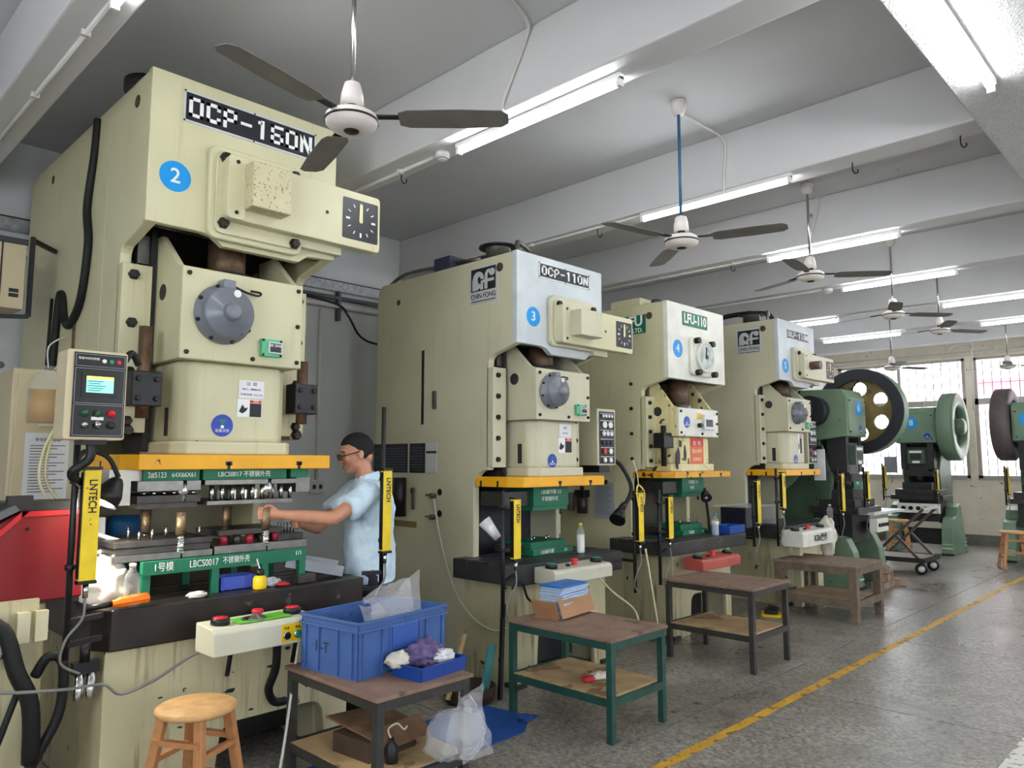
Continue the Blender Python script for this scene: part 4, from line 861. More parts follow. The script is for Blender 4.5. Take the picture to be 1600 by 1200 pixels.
# ------------------------------------------------------------------ dies of the other presses
NICK = {'3': 'the grey-faced press', '4': 'the green nameplate press', '6': 'the holed flywheel press'}
def small_dies(n, x, y, zb, zt, w, lab):
    t = thing('lower_die', 'green lower die on the bolster of ' + NICK[n], 'die', (x, y, zb)); 
    MB().box((-w/2, 0, .0), (w/2+.05, .36, .045)).build('green_base', GREEN, t, bev=.003); g = MB().box((-w/2, .03, .05), (w/2, .33, .10)).build('green_block', GREEN, t, bev=.003)
    MB().box((-w/2, .02, .045), (w/2, .34, .05)).build('steel_seam', CHROME, t); text(lab[0], .035, WHITE, t.children[0], (-.05, -.001, .022)); text('2/2', .03, WHITE, t.children[0], (w/2-.04, -.001, .022))
    MB().box((-w/2-.12, .1, .02), (-w/2, .3, .08)).build('side_block', DSTEEL, t)
    for k in range(5): MB().cyl((-w*.4+k*w*.2, .06+.05*(k % 2), .10), (-w*.4+k*w*.2, .06+.05*(k % 2), .14), .006, n=8).build('pin', CHROME, t)
    t = thing('upper_die', 'green upper die hanging under the slide of ' + NICK[n], 'die', (x, y, zt-.19))
    g = MB().box((-w/2, 0, .03), (w/2, .34, .19)).build('green_block', GREEN, t, bev=.003); MB().box((-w/2, .01, 0), (w/2-.01, .33, .03)).build('punch_plate', GREEN, t); MB().box((-w/2, .005, .028), (w/2, .335, .032)).build('steel_seam', DSTEEL, t)
    text(lab[0]+' 2/2', .04, WHITE, g, (.0, -.001, .14)); text(lab[1], .04, WHITE, g, (-.02, -.001, .085)); MB().box((-w/2-.28, .04, .04), (-w/2, .3, .15)).build('die_plate', DSTEEL, t); MB().cyl((w*.35, .03, 0), (w*.35, .03, -.04), .012, n=10).build('guide_post', DSTEEL, t)
small_dies('3', 4.52, 3.97, .871, 1.405, .42, ('LBS编号模', '不锈钢外壳'))
small_dies('4', 6.62, 3.95, .881, 1.44, .40, ('号编模', '外壳'))
small_dies('6', 10.75, 3.85, .93, 1.40, .32, ('号模', '外壳'))
# ------------------------------------------------------------------ two-hand control boxes
def hand_box(label, x, y, z, w, h, m, bm, stop=True, extra=None, depth=.17, lean=0):
    t = thing('two_hand_control', label, 'control box', (x, y, z)); 
    b = MB().prism([(0, 0), (0, h-.02), (.02, h), (depth, h+.01), (depth, 0)], YZ, 0, w).build('housing', m, t, bev=.006)
    for u in (.075, w-.075):
        r = MB().lathe([(.045, 0), (.045, .028), (.04, .034)], (u, depth*.5, h), (0,0,1), 20).build('palm_button_ring', BLACKP, b); MB().lathe([(.036, .026), (.034, .038), (0, .042)], (u, depth*.5, h), (0,0,1), 20).build('palm_button', bm, r)
    e = MB().lathe([(.026, 0), (.026, .015), (.018, .02), (.03, .04), (.026, .05), (0, .054)], (w*.5, depth*.5, h), (0,0,1), 18).build('stop_button', BTN_R, b)
    MB().lathe([(.018, 0), (.018, .02), (0, .024)], (w*.37, depth*.45, h), (0,0,1), 14).build('selector', BLACKP, b)
    MB().box((w*.35, depth, .02), (w*.65, depth+.12, .08)).build('bracket', BLACK, t)
    return t, b
t, b = hand_box('cream two-hand control box with red palm buttons at the tallest press', 1.60, 3.49, .69, .53, .125, mat('control_box_cream', (206, 204, 182), .45, var=.06, chips=((60, 54, 44), .70, 14)), BTN_R, depth=.20)
pl = MB().box((.345, -.003, .015), (.515, -.0, .10)).build('yellow_panel', TAG, b)
for u, m, lb in ((.37, BLACKP, '电源'), (.43, BTN_G, '启动'), (.49, BTN_R, '停止')):
    q = MB().cyl((u, 0, .045), (u, -.02, .045), .016, n=14).build('push_button', m, pl); MB().lathe([(.02, 0), (.02, .008), (.016, .009)], (u, -.003, .045), (0,-1,0), 14).build('button_ring', CHROME, q); text(lb, .014, INK, pl, (u, -.0035, .08))
MB().box((.14, .03, .13), (.42, .16, .1335)).build('green_sheet', LIME, b); MB().lathe([(.055, 0), (.05, .008), (.02, .015), (.018, .026), (0, .028)], (.25, .09, .133), (0,0,1), 20).build('round_meter', STEEL, b)
for u in (.10, .50): MB().tube([(u*.9+.1, .19, .05), (u*.9+.1, .22, -.05), (u*.9+.1, .25, -.16)], .012, 7).build('cable_gland', BLACKP, t)
MB().tube([(.42, .18, .02), (.43, .2, -.15), (.43, .27, -.28), (.48, .3, -.36), (.56, .33, -.38)], .022, 9).build('flexible_conduit', RUBBER, t)
hand_box('cream two-hand control box with green palm buttons at the grey-faced press', 4.02, 3.50, .735, .66, .10, mat('control_box_pale', (198, 196, 178), .45, var=.06), BTN_G, depth=.2)
hand_box('red two-hand control box at the green nameplate press', 5.97, 3.48, .635, .68, .095, mat('control_box_red', (176, 82, 70), .45, var=.08), BTN_G, depth=.2)
t, b = hand_box('pale two-hand control box marked in black at the farthest cream press', 7.87, 3.40, .69, .80, .16, PALEW, BTN_G, depth=.24); text('IGBt操作', .09, INK, b, (.45, -.002, .075), bold=.02)
MB().box((.36, .2, -.68), (.44, .28, 0)).build('pedestal', CREAM, t); blob('hanging_cloth', RAGW, t, (.86, .1, .05), (.05, .1, .2), .2, 4)
t = thing('selector_panel', 'small white switch panel tilted on the holed flywheel press', 'control box', (10.32, 3.48, .68)); b = MB().box((0, 0, 0), (.42, .1, .17)).build('housing', PALEW, t, bev=.005)
for k in range(5): MB().cyl((.06+k*.075, 0, .09), (.06+k*.075, -.02, .09), .024, n=10).build('switch', BLACKP, b)
MB().box((.1, .1, .05), (.3, .30, .12)).build('bracket', BLACK, t)
# ------------------------------------------------------------------ upright control panels
t = thing('control_panel', 'beige control panel with lit touch screen on an arm beside the tallest press', 'control panel', (.95, 3.58, 1.69))
b = MB().prism(rrect(0, 0, .245, .39, .012), XZ, 0, .14).build('housing', BEIGE, t, bev=.005); f = MB().box((.028, -.006, .012), (.237, 0, .378)).build('fascia', mat('black_fascia', (18, 18, 22), .3, var=0), t)
for z0, z1 in ((.318, .372), (.158, .31), (.018, .152)):
    fr = MB()
    for p, q in (((.033, z0), (.232, z0+.002)), ((.033, z1-.002), (.232, z1)), ((.033, z0), (.035, z1)), ((.230, z0), (.232, z1))): fr.box((p[0], -.0072, p[1]), (q[0], -.006, q[1]))
    fr.build('frame_line', mat('grey_print', (150, 150, 156), .6, var=0), f)
s = MB().box((.06, -.010, .185), (.205, -.006, .292)).build('screen_bezel', BLACKP, f); MB().box((.078, -.0112, .205), (.187, -.010, .262)).build('screen', SCREEN_C, s); MB().box((.078, -.0112, .262), (.187, -.010, .276)).build('screen_header', SCREEN_Y, s)
for k in range(5): MB().box((.082+.004*(k % 2), -.0116, .212+k*.010), (.135+.01*(k % 3), -.0112, .216+k*.010)).build('screen_text', mat('screen_text', (36, 110, 120), .5, var=0), s)
text('Touch', .012, WHITE, f, (.132, -.0066, .196)); text('智能冲床控制器', .012, WHITE, f, (.085, -.0066, .352))
for u, m in ((.145, WHITE), (.175, BTN_G), (.205, BTN_R)): MB().cyl((u, -.006, .345), (u, -.012, .345), .009, n=12).build('indicator', m, f)
for u, w, m in ((.13, .115, BTN_K), (.185, .115, BTN_R), (.13, .065, CHROME), (.185, .065, DARK), (.078, .065, CHROME), (.078, .115, BTN_K)):
    q = MB().lathe([(.017, 0), (.017, .006), (.013, .01), (.012, .022), (0, .024)], (u, -.006, w), (0,-1,0), 16).build('push_button', m, f)
MB().box((.105, -.0066, .086), (.155, -.006, .10)).build('button_label', WHITE, f)
MB().tube([(.13, .07, 0), (.13, .07, -.08), (.07, .09, -.14), (.12, .16, -.19), (.2, .35, -.2), (.3, .6, -.16)], .02, 9).build('support_arm', BLACK, t); MB().box((.08, .02, -.02), (.18, .12, 0)).build('arm_foot', BLACK, t)
MB().tube([(.26, .1, .36), (.30, .12, .41), (.34, .14, .36)], .016, 8).build('cable_gland', RUBBER, t)
def panel_box(label, x, y, z, w, h, d):
    t = thing('control_panel', label, 'control panel', (x, y, z)); MB().box((0, 0, 0), (w, d, h)).build('housing', CREAM2, t, bev=.006)
    f = MB().box((w*.1, -.004, h*.03), (w*.92, 0, h*.95)).build('fascia', PLATEB, t)
    for r, (n, rad) in enumerate(((4, .014), (2, .028), (3, .022), (3, .02), (2, .024), (2, .02))):
        zz = h*(.87 - r*.155)
        for k in range(n):
            u = w*(.2 + .62*(k+.5)/n); m = (ALU, WHITE, ALU, DARK, BTN_R, WHITE)[r] if (r != 4 or k == 0) else WHITE
            MB().cyl((u, -.004, zz), (u, -.018, zz), rad, n=12).build('knob', m, f)
        MB().box((w*.16, -.005, zz+rad+.006), (w*.86, -.004, zz+rad+.01)).build('print_line', WHITE, f)
    return t
pb = panel_box('upright grey control box with black switch panel beside the grey-faced press', 5.13, 3.98, 1.56, .26, .49, .30); MB().tube([(.22, .05, .05), (.30, .0, .02), (.35, -.06, -.10), (.345, -.10, -.20), (.27, -.12, -.29), (.16, -.13, -.36)], .018, 8).build('gooseneck', RUBBER, pb)
MB().tube([(.20, -.125, -.335), (.13, -.135, -.38)], .03, 10, False).build('lamp_neck', BLACKP, pb); MB().lathe([(.02, 0), (.045, .03), (.07, .13), (.062, .13), (0, .11)], (.15, -.13, -.37), (-.72, -.2, -.66), 18).build('lamp_head', BLACKP, pb); MB().box((.05, .02, -.06), (.2, .25, 0)).build('mount', BLACK, pb); MB().box((-.15, .2, -.14), (.05, .3, .1)).build('wall_bracket', BLACK, pb)
panel_box('upright grey control box with black switch panel beside the farthest cream press', 9.50, 4.0, 1.56, .28, .55, .25)

# ================================================================== tables, benches, stools
def work_table(label, x0, y0, x1, y1, h, sh, fm, top=BOARD, shelf=PLY, leg=.04, wood=False):
    t = thing('work_table', label, 'table', ((x0+x1)/2, (y0+y1)/2, 0), 0, 'low work tables in front of the presses'); W, D = (x1-x0)/2, (y1-y0)/2
    MB().box((-W-.012, -D-.012, h-.018), (W+.012, D+.012, h)).build('table_top', top, t, bev=.003)
    for sx in (-1, 1):
        for sy in (-1, 1): MB().box((sx*W, sy*D, 0), (sx*(W-leg), sy*(D-leg), h-.018)).build('leg', fm, t, bev=.002)
    rl = .045 if not wood else .07
    for z, n in ((h-.018-rl, 'top_rail'), (sh-.012-rl*.8, 'shelf_rail')):
        for s in (-1, 1):
            MB().box((-W+leg, s*D, z), (W-leg, s*(D-.012 if not wood else D-.03), z+rl)).build(n, fm, t); MB().box((s*W, -D+leg, z), (s*(W-.012 if not wood else W-.03), D-leg, z+rl)).build(n, fm, t)
    MB().box((-W+.005, -D+leg, sh-.012), (W-.005, D-leg, sh)).build('shelf_board', shelf, t); 
    return t
work_table('dark-framed low table holding the blue crate in front of the tallest press', 2.0, 2.76, 2.54, 3.52, .58, .22, BRACKET)
work_table('low table with green steel frame before the grey-faced press', 3.56, 2.68, 4.12, 3.50, .58, .25, GREENB)
work_table('empty dark-framed low table before the press with the green nameplate', 5.44, 2.76, 6.06, 3.53, .63, .28, BRACKET)
work_table('old grey timber bench nearest the trolley', 7.76, 2.84, 8.50, 3.68, .56, .22, OLDWOOD, mat('old_bench_top', (128, 110, 94), .7, var=.3, scale=12), mat('warped_board', (166, 140, 112), .7, var=.2), .075, True)
def stool(label, x, y, h, r=.17, rz=0.3):
    t = thing('wooden_stool', label, 'stool', (x, y, 0), rz, 'round wooden stools')
    MB().lathe([(0, h), (r-.015, h), (r, h-.01), (r, h-.024), (r-.012, h-.032), (0, h-.034)], n=32).build('seat', WOOD, t)
    a, b = r*.55, r*.95
    for sx in (-1, 1):
        for sy in (-1, 1): MB().bar((sx*b, sy*b, 0), (sx*a, sy*a, h-.03), .042, .032).build('leg', WOODL, t, bev=.003)
    for f in (.3, .62):
        q = b + (a-b)*f; z = h*f
        for s in (-1, 1):
            zz = z + (.0 if s > 0 else .03); MB().bar((-q, s*q, zz), (q, s*q, zz), .028, .022).build('stretcher', WOODL, t); MB().bar((s*q, -q, zz+.05), (s*q, q, zz+.05), .028, .022).build('stretcher', WOODL, t)
    return t
stool('round wooden stool in the foreground before the tallest press', 1.47, 3.35, .55, .168, .5)
stool('round wooden stool in front of the green press with the tall flywheel', 13.7, 4.28, .62, .17, .2)
stool('round wooden stool at the right picture edge', 13.45, 2.60, .55, .19, .4)

# ------------------------------------------------------------------ blue crate, bags, tray, rags on the near table
t = thing('plastic_crate', 'large ribbed blue plastic crate on the near table', 'crate', (2.35, 3.27, .58), math.radians(7)); L_, W_, h = .30, .21, .265
MB().box((-L_+.01, -W_+.01, 0), (L_-.01, W_-.01, .008)).build('bottom', CRATE, t)
for nm, a, b in (('front', (-L_, -W_), (L_, -W_+.006)), ('back', (-L_, W_-.006), (L_, W_)), ('left', (-L_, -W_), (-L_+.006, W_)), ('right', (L_-.006, -W_), (L_, W_))): MB().box((a[0], a[1], 0), (b[0], b[1], h)).build('wall', CRATE, t)
for z in (h-.012, h-.05):
    o = .010; MB().box((-L_-o, -W_-o, z), (L_+o, -W_, z+.012)).box((-L_-o, W_, z), (L_+o, W_+o, z+.012)).box((-L_-o, -W_, z), (-L_, W_, z+.012)).box((L_, -W_, z), (L_+o, W_, z+.012)).build('rim', CRATE, t, bev=.002)
for x in (-.27, -.15, -.10, .10, .15, .27): MB().box((x-.005, -W_-.009, .01), (x+.005, -W_, h-.05)).build('rib', CRATE, t)
for y in (-.17, -.07, .07, .17): MB().box((-L_-.009, y-.005, .01), (-L_, y+.005, h-.05)).build('rib', CRATE, t)
MB().box((-.09, -W_-.012, .10), (.09, -W_, .22)).build('handle_panel', mat('crate_handle_blue', (54, 92, 170), .45, var=.06), t, bev=.006)
text('P-T', .07, INK, t, (-L_-.001, .05, .12), SIDE, 'scribble')
t = thing('plastic_bag', 'clear plastic bag spilling out of the blue crate', 'bag', (2.45, 3.28, .72))
sheet('film', POLY, t, ((-.20, -.16, .06), (.12, -.14, .03), (.22, .04, .27), (-.1, .12, .14)), .05, 24, 3, 4); sheet('film_fold', POLY, t, ((-.18, -.1, .02), (.1, -.12, .04), (.16, .06, .19), (-.14, .1, .1)), .06, 22, 8, 4)
t = thing('plastic_tray', 'shallow dark blue tray on the near table corner', 'tray', (2.42, 2.92, .58), math.radians(6)); a, b, h = .155, .10, .062
MB().box((-a+.005, -b+.005, 0), (a-.005, b-.005, .005)).build('bottom', TRAY, t)
for p, q in (((-a, -b), (a, -b+.005)), ((-a, b-.005), (a, b)), ((-a, -b), (-a+.005, b)), ((a-.005, -b), (a, b))): MB().box((p[0], p[1], 0), (q[0], q[1], h)).build('wall', TRAY, t)
MB().box((-a-.01, -b-.01, h-.006), (a+.01, -b, h)).box((-a-.01, b, h-.006), (a+.01, b+.01, h)).box((-a-.01, -b, h-.006), (-a, b, h)).box((a, -b, h-.006), (a+.01, b, h)).build('rim', TRAY, t)
tag(blob('rag', RAGP, None, (2.415, 2.95, .66), (.10, .075, .06), .28, 5, 36, 24, 3.0), 'crumpled purple rag heaped in the blue tray', 'rag')
tag(blob('work_glove', RAGW, None, (2.27, 2.97, .655), (.06, .05, .035), .25, 9, 24, 16, 2.6), 'dirty cream work glove hanging over the tray edge', 'glove')
tag(blob('work_glove', mat('striped_glove', (206, 206, 212), .8, var=.35, scale=60), None, (2.47, 2.88, .655), (.06, .04, .028), .25, 11, 24, 16, 2.6), 'white striped glove lying at the front of the blue tray', 'glove')
t = thing('plastic_bag', 'big clear plastic bag hanging at the right of the near table', 'bag', (2.52, 2.80, .28))
sheet('film', POLY, t, ((-.22, -.10, -.02), (.03, -.12, -.01), (.07, .02, .26), (.02, .03, .27)), .05, 18, 2, 4.5); blob('film_belly', POLY, t, (-.08, -.06, .05), (.16, .11, .11), .15, 6, 24, 16, 1.8, floor=-.055); sheet('film_fold', POLY, t, ((-.16, -.14, -.05), (.04, -.14, -.05), (.06, -.04, .24), (-.05, -.05, .2)), .05, 16, 7, 5)
t = thing('folded_cardboard', 'oily brown cardboard folded on the shelf of the near table', 'cardboard', (2.30, 3.15, .22)); C2 = mat('oily_cardboard', (120, 92, 66), .8, var=.3, scale=10)
MB().obox((0, .03, .10), (.36, .34, .008), (.1, .08, .1)).build('top_flap', C2, t); MB().obox((-.05, -.03, .045), (.3, .26, .09), (0, 0, .1)).build('stack', mat('dark_oily_card', (74, 58, 46), .7, var=.3), t); MB().obox((.02, -.16, .09), (.3, .12, .006), (.6, 0, .1)).build('front_flap', C2, t)
t = thing('oil_can', 'dark oil can with white hook on the near table shelf', 'can', (2.20, 2.92, .22)); MB().lathe([(.03, 0), (.032, .01), (.032, .07), (.015, .09), (.012, .11), (0, .11)], n=16).build('can', BLACKP, t); MB().tube([(0, 0, .10), (-.02, 0, .15), (.03, 0, .165), (.07, 0, .13), (.09, 0, .14)], .004, 6).build('wire_hook', CONDUIT, t)
t = thing('floor_mat', 'torn bright blue mat on the floor under the near table', 'mat', (2.9, 3.3, 0))
MB().prism([(-.9, -.6), (.0, -.13), (.47, -.12), (.60, -.02), (.56, .03), (.74, .0), (.68, .12), (.62, .48), (-.1, .42), (-.9, .3)], XY, .002, .007).build('mat_sheet', MATB, t); MB().obox((.63, .015, .018), (.12, .07, .005), (.3, .1, .3)).build('torn_edge', MATB, t)
# ------------------------------------------------------------------ things by the grey-faced press
t = thing('carton', 'open brown carton leaning on the green-framed table', 'carton', (3.93, 3.33, .58), math.radians(8))
MB().obox((0, -.085, .075), (.40, .006, .13), (-.35, 0, 0)).build('front_flap', CARD, t); MB().box((-.19, -.06, 0), (.20, .13, .006)).build('bottom', CARD, t); MB().obox((-.20, .03, .06), (.006, .19, .13), (0, -.5, 0)).build('side_flap', CARD, t); MB().obox((.2, .03, .05), (.006, .19, .11), (0, .3, 0)).build('side_flap', CARD, t)
WB = mat('pale_blue_sleeve', (176, 196, 226), .4, var=.12, scale=40); DB = mat('blue_sleeve', (40, 110, 190), .4, var=.05)
for k in range(15):
    o = MB().obox((3.93 + .006*math.sin(k*2.1), 3.34 + .005*math.cos(k*1.7), .592 + k*.0135), (.32, .17, .0115), (random.uniform(-.02, .02), random.uniform(-.02, .02), .14 + random.uniform(-.05, .05))).build('plastic_sleeve', DB if k == 14 else WB)
    tag(o, 'blue topped plastic sleeve on top of the stack in the carton' if k == 14 else 'pale blue flat sleeve in the stack inside the carton', 'sleeve', 'stacked pale blue sleeves in the carton')
tag(blob('work_glove', RAGW, None, (3.83, 2.98, .275), (.07, .045, .022), .2, 3, 24, 14, 2.5, floor=.251), 'white work glove lying on the shelf of the green-framed table', 'glove'); tag(blob('work_glove', mat('red_glove_cuff', (190, 50, 60), .8, var=.2), None, (3.74, 2.99, .27), (.05, .035, .018), .2, 8, 22, 14, 2.5, floor=.251), 'red glove lying beside the white glove on the shelf', 'glove')
def bottle(label, x, y, z, h, r, cap, fill=None, fm=MILK, lab=None):
    t = thing('plastic_bottle', label, 'bottle', (x, y, z)); pr = [(r*.9, 0), (r, .01)]
    for k in range(6): zz = .02 + h*.55*k/6; pr += [(r, zz), (r*.95, zz + h*.04)]
    pr += [(r, h*.62), (r*.9, h*.72), (r*.45, h*.86), (r*.4, h*.93)]
    MB().lathe(pr, n=18).build('bottle_wall', PET, t); MB().lathe([(r*.45, h*.92), (r*.46, h), (0, h)], n=14).build('cap', cap, t)
    if fill: MB().lathe([(r*.86, .006), (r*.92, .02), (r*.92, h*fill), (0, h*fill)], n=16).build('liquid', fm, t)
    if lab: MB().lathe([(r*1.01, h*.5), (r*1.02, h*.5), (r*1.02, h*.66), (r*1.01, h*.66)], n=18).build('label', lab, t)
    return t
bottle('clear empty water bottle on the bolster of the tallest press', 1.355, 3.85, .912, .20, .034, WHITE)
bottle('bottle half full of white liquid on the grey-faced press', 4.72, 3.84, .872, .235, .033, TAG, .62)
bottle('clear water bottle with blue cap on the press with the green nameplate', 6.62, 3.72, .882, .21, .034, STICK, .5, mat('clear_water', (206, 216, 226), .1, var=0, alpha=.5), WHITE)
bottle('clear bottle standing by the pale control box of the farthest cream press', 9.1, 3.60, .885, .2, .034, WHITE)
t = thing('hanging_oil_bottle', 'bottle of amber oil hanging left of the touch screen panel', 'bottle', (1.14, 4.62, 1.80)); MB().lathe([(.085, 0), (.09, .01), (.09, .12), (.085, .125), (.09, .13), (.09, .22), (.06, .27), (.03, .29), (.03, .31), (0, .31)], n=20).build('bottle_wall', PET, t); MB().lathe([(.084, .005), (.084, .18), (0, .18)], n=20).build('oil', OIL, t)
MB().tube([(.03, 0, .29), (.06, -.05, .33), (.07, -.1, .2), (.02, -.15, 0), (-.05, -.2, -.15), (-.06, -.22, -.32), (.02, -.25, -.45), (.06, -.3, -.5)], .008, 6).build('feed_tube', mat('clear_hose', (216, 206, 160), .3, var=.1), t); MB().tube([(.04, 0, .29), (.08, -.06, .25), (.05, -.1, .05), (-.02, -.18, -.12), (-.03, -.2, -.3), (.06, -.25, -.45)], .008, 6).build('feed_tube', mat('clear_hose', (216, 206, 160), .3), t); MB().tube([(0, 0, .3), (0, .02, .42), (.1, .1, .5)], .004, 5).build('hanging_wire', CONDUIT, t)
t = thing('paper_roll', 'white paper roll tucked behind the light curtain of the grey-faced press', 'roll', (3.62, 3.60, 1.08)); MB().lathe([(.026, 0), (.046, .15), (.042, .15), (.022, .01)], (.0, .06, 0), (-.30, .52, .70), 20).build('paper_cone', WHITE, t)
t = thing('parts_basket', 'small blue basket under the green rail of the lower die', 'basket', (1.93, 4.0, .912))
for p, q in (((-.10, -.06, 0), (.10, .06, .004)), ((-.10, -.06, 0), (.10, -.056, .07)), ((-.10, .056, 0), (.10, .06, .07)), ((-.10, -.06, 0), (-.096, .06, .07)), ((.096, -.06, 0), (.10, .06, .07))): MB().box(p, q).build('wall', mat('blue_basket', (66, 92, 190), .4, var=.06), t)
for k in range(5): MB().box((-.085+k*.04, -.064, .0), (-.08+k*.04, -.06, .07)).build('rib', mat('blue_basket', (66, 92, 190), .4), t)
t = thing('oil_bottle', 'yellow squeeze bottle with black pump on the tallest press', 'bottle', (2.02, 3.875, .912)); MB().lathe([(.034, 0), (.036, .006), (.036, .055), (.028, .068), (.018, .072), (0, .072)], n=20).build('body', TAG, t); MB().lathe([(.018, .07), (.022, .075), (.022, .10), (.012, .105), (0, .11)], n=14).build('cap', BLACKP, t); MB().tube([(0, 0, .10), (-.015, 0, .14), (-.02, 0, .16)], .004, 6).build('nozzle', CONDUIT, t)
t = thing('scissors', 'red handled scissors on the bolster of the tallest press', 'scissors', (2.16, 3.90, .915))
for s in (-1, 1): MB().tube([(.0 + .035*math.cos(a), s*.022 + .018*math.sin(a), .006) for a in [2*PI*i/12 for i in range(13)]], .006, 7).build('handle', BTN_R, t); MB().obox((-.09, s*.004, .006), (.11, .012, .003), (0, 0, s*.06)).build('blade', CHROME, t)
t = thing('screwdriver', 'orange handled black screwdriver lying at the left of the bolster', 'screwdriver', (1.30, 3.84, .945), .0)
MB().lathe([(0, 0), (.022, .0), (.026, .01), (.026, .13), (.018, .15), (.016, .165)], (.13, .0, .0), (-1, -.03, -.05), 8, False).build('handle', ORANGE, t); MB().cyl((-.03, 0, -.008), (-.16, -.01, -.016), .014, n=10).build('shaft', BLACKP, t)
tag(blob('white_cloth', mat('white_cloth', (236, 230, 214), .8, var=.06, scale=14), None, (1.30, 4.05, 1.0), (.10, .09, .13), .22, 12, 32, 24, 2.2, floor=.911), 'bundle of white cloth at the left of the lower die', 'cloth'); tag(blob('tissue', RAGW, None, (1.67, 3.86, .925), (.045, .03, .016), .3, 14, 20, 14, 2.4, floor=.911), 'small crumpled white tissue on the bolster edge', 'tissue'); tag(blob('tissue', mat('grey_rag', (190, 190, 196), .8, var=.3, scale=40), None, (2.11, 3.93, .93), (.05, .035, .024), .3, 15, 20, 14, 2.6, floor=.911), 'crumpled grey white wipe beside the scissors', 'tissue')
t = thing('metal_chute', 'bent sheet metal chute at the right of the lower die', 'chute', (2.42, 4.02, .93)); SM = mat('sheet_metal', (150, 154, 160), .35, metal=.7, var=.1); MB().obox((0, 0, .03), (.34, .14, .003), (0, .22, -.35)).build('floor_plate', SM, t); MB().obox((-.02, -.075, .055), (.34, .003, .06), (0, .22, -.35)).build('side_plate', SM, t); MB().obox((.03, .07, .065), (.34, .003, .07), (0, .22, -.35)).build('side_plate', SM, t)
t = thing('steel_block', 'small dark steel block beside the scissors', 'block', (2.30, 3.90, .912)); MB().box((-.05, -.03, 0), (.06, .03, .045)).build('body', DSTEEL, t, bev=.003)
t = thing('barrel', 'small blue plastic drum behind the lower die', 'drum', (1.66, 4.9, .93)); MB().lathe([(.09, 0), (.095, .01), (.095, .30), (.08, .34), (0, .34)], n=20).build('body', mat('drum_blue', (24, 96, 150), .4), t); MB().lathe([(.097, .14), (.1, .15), (.097, .16)], n=20).build('hoop', mat('drum_blue', (24, 96, 150), .4), t)
t = thing('work_lamp', 'lit black work lamp glowing at the left of the upper die', 'lamp', (1.24, 3.90, 1.42))
MB().lathe([(.0, .10), (.02, .10), (.035, .08), (.062, .02), (.066, -.035), (.06, -.035), (.055, .02), (.03, .075)], (0, 0, .01), (.5, .1, .86), 22).build('shade', BLACKP, t); MB().lathe([(.05, -.03), (.03, -.04), (0, -.042)], (0, 0, .01), (.5, .1, .86), 18).build('lens', LED, t); MB().tube([(.05, .01, .10), (.0, .03, .2), (-.1, .05, .22), (-.17, -.05, .1)], .012, 8).build('gooseneck', RUBBER, t)
lp = bpy.data.lights.new('work_lamp_glow', 'SPOT'); lp.energy = 16; lp.color = (1, .93, .8); lp.shadow_soft_size = .05; lp.spot_size = 2.2; lp.spot_blend = .5
lo = bpy.data.objects.new('bulb', lp); scene.collection.objects.link(lo); lo.parent = t; lo.location = (-.03, -.005, -.045); lo.rotation_euler = (0, -.75, 0)
t = thing('parts_basket', 'blue tray at the right end of the bolster with the green nameplate press', 'basket', (6.98, 3.78, .882)); TB = mat('bright_tray', (30, 78, 170), .4)
for p, q in (((-.16, -.10, 0), (.16, .10, .004)), ((-.16, -.10, 0), (.16, -.096, .08)), ((-.16, .096, 0), (.16, .10, .08)), ((-.16, -.10, 0), (-.156, .10, .08)), ((.156, -.10, 0), (.16, .10, .08))): MB().box(p, q).build('wall', TB, t)
t = thing('parts_bin', 'clear plastic cover over a black bin at the left of the farthest cream press', 'bin', (7.75, 4.0, .885)); MB().box((-.25, -.15, 0), (.1, .15, .22)).build('bin_body', mat('blue_black_bin', (26, 28, 44), .4), t, bev=.01); MB().box((-.30, -.2, .22), (.35, .2, .23)).build('clear_lid', POLY, t); MB().box((.34, -.2, .02), (.35, .2, .23)).build('clear_side', POLY, t)
def goose(label, x, y, z, pts, head, hd):
    t = thing('gooseneck_lamp', label, 'lamp', (x, y, z)); MB().tube(pts, .014, 8).build('gooseneck', RUBBER, t); MB().lathe([(.02, 0), (.04, .03), (.055, .10), (.048, .10), (0, .09)], head, hd, 18).build('lamp_head', BLACKP, t); MB().lathe([(.045, .092), (0, .094)], head, hd, 16).build('lens', ALU, t); MB().lathe([(.05, 0), (.05, .02), (0, .025)], n=16).build('foot', BLACK, t); return t
goose('black gooseneck lamp on the press with the green nameplate', 6.86, 3.92, .882, [(0, 0, .02), (-.02, 0, .2), (-.1, -.02, .38), (-.16, -.05, .44), (-.22, -.08, .40)], (-.22, -.08, .42), (-.5, -.5, -.6)); goose('black desk lamp left of the green press with the tall flywheel', 13.4, 4.75, .0, [(0, 0, .02), (0, .01, .6), (0, .02, 1.08), (.02, .05, 1.40), (.0, .2, 1.48), (-.02, .3, 1.44)], (-.02, .28, 1.44), (-.3, .8, -.5))
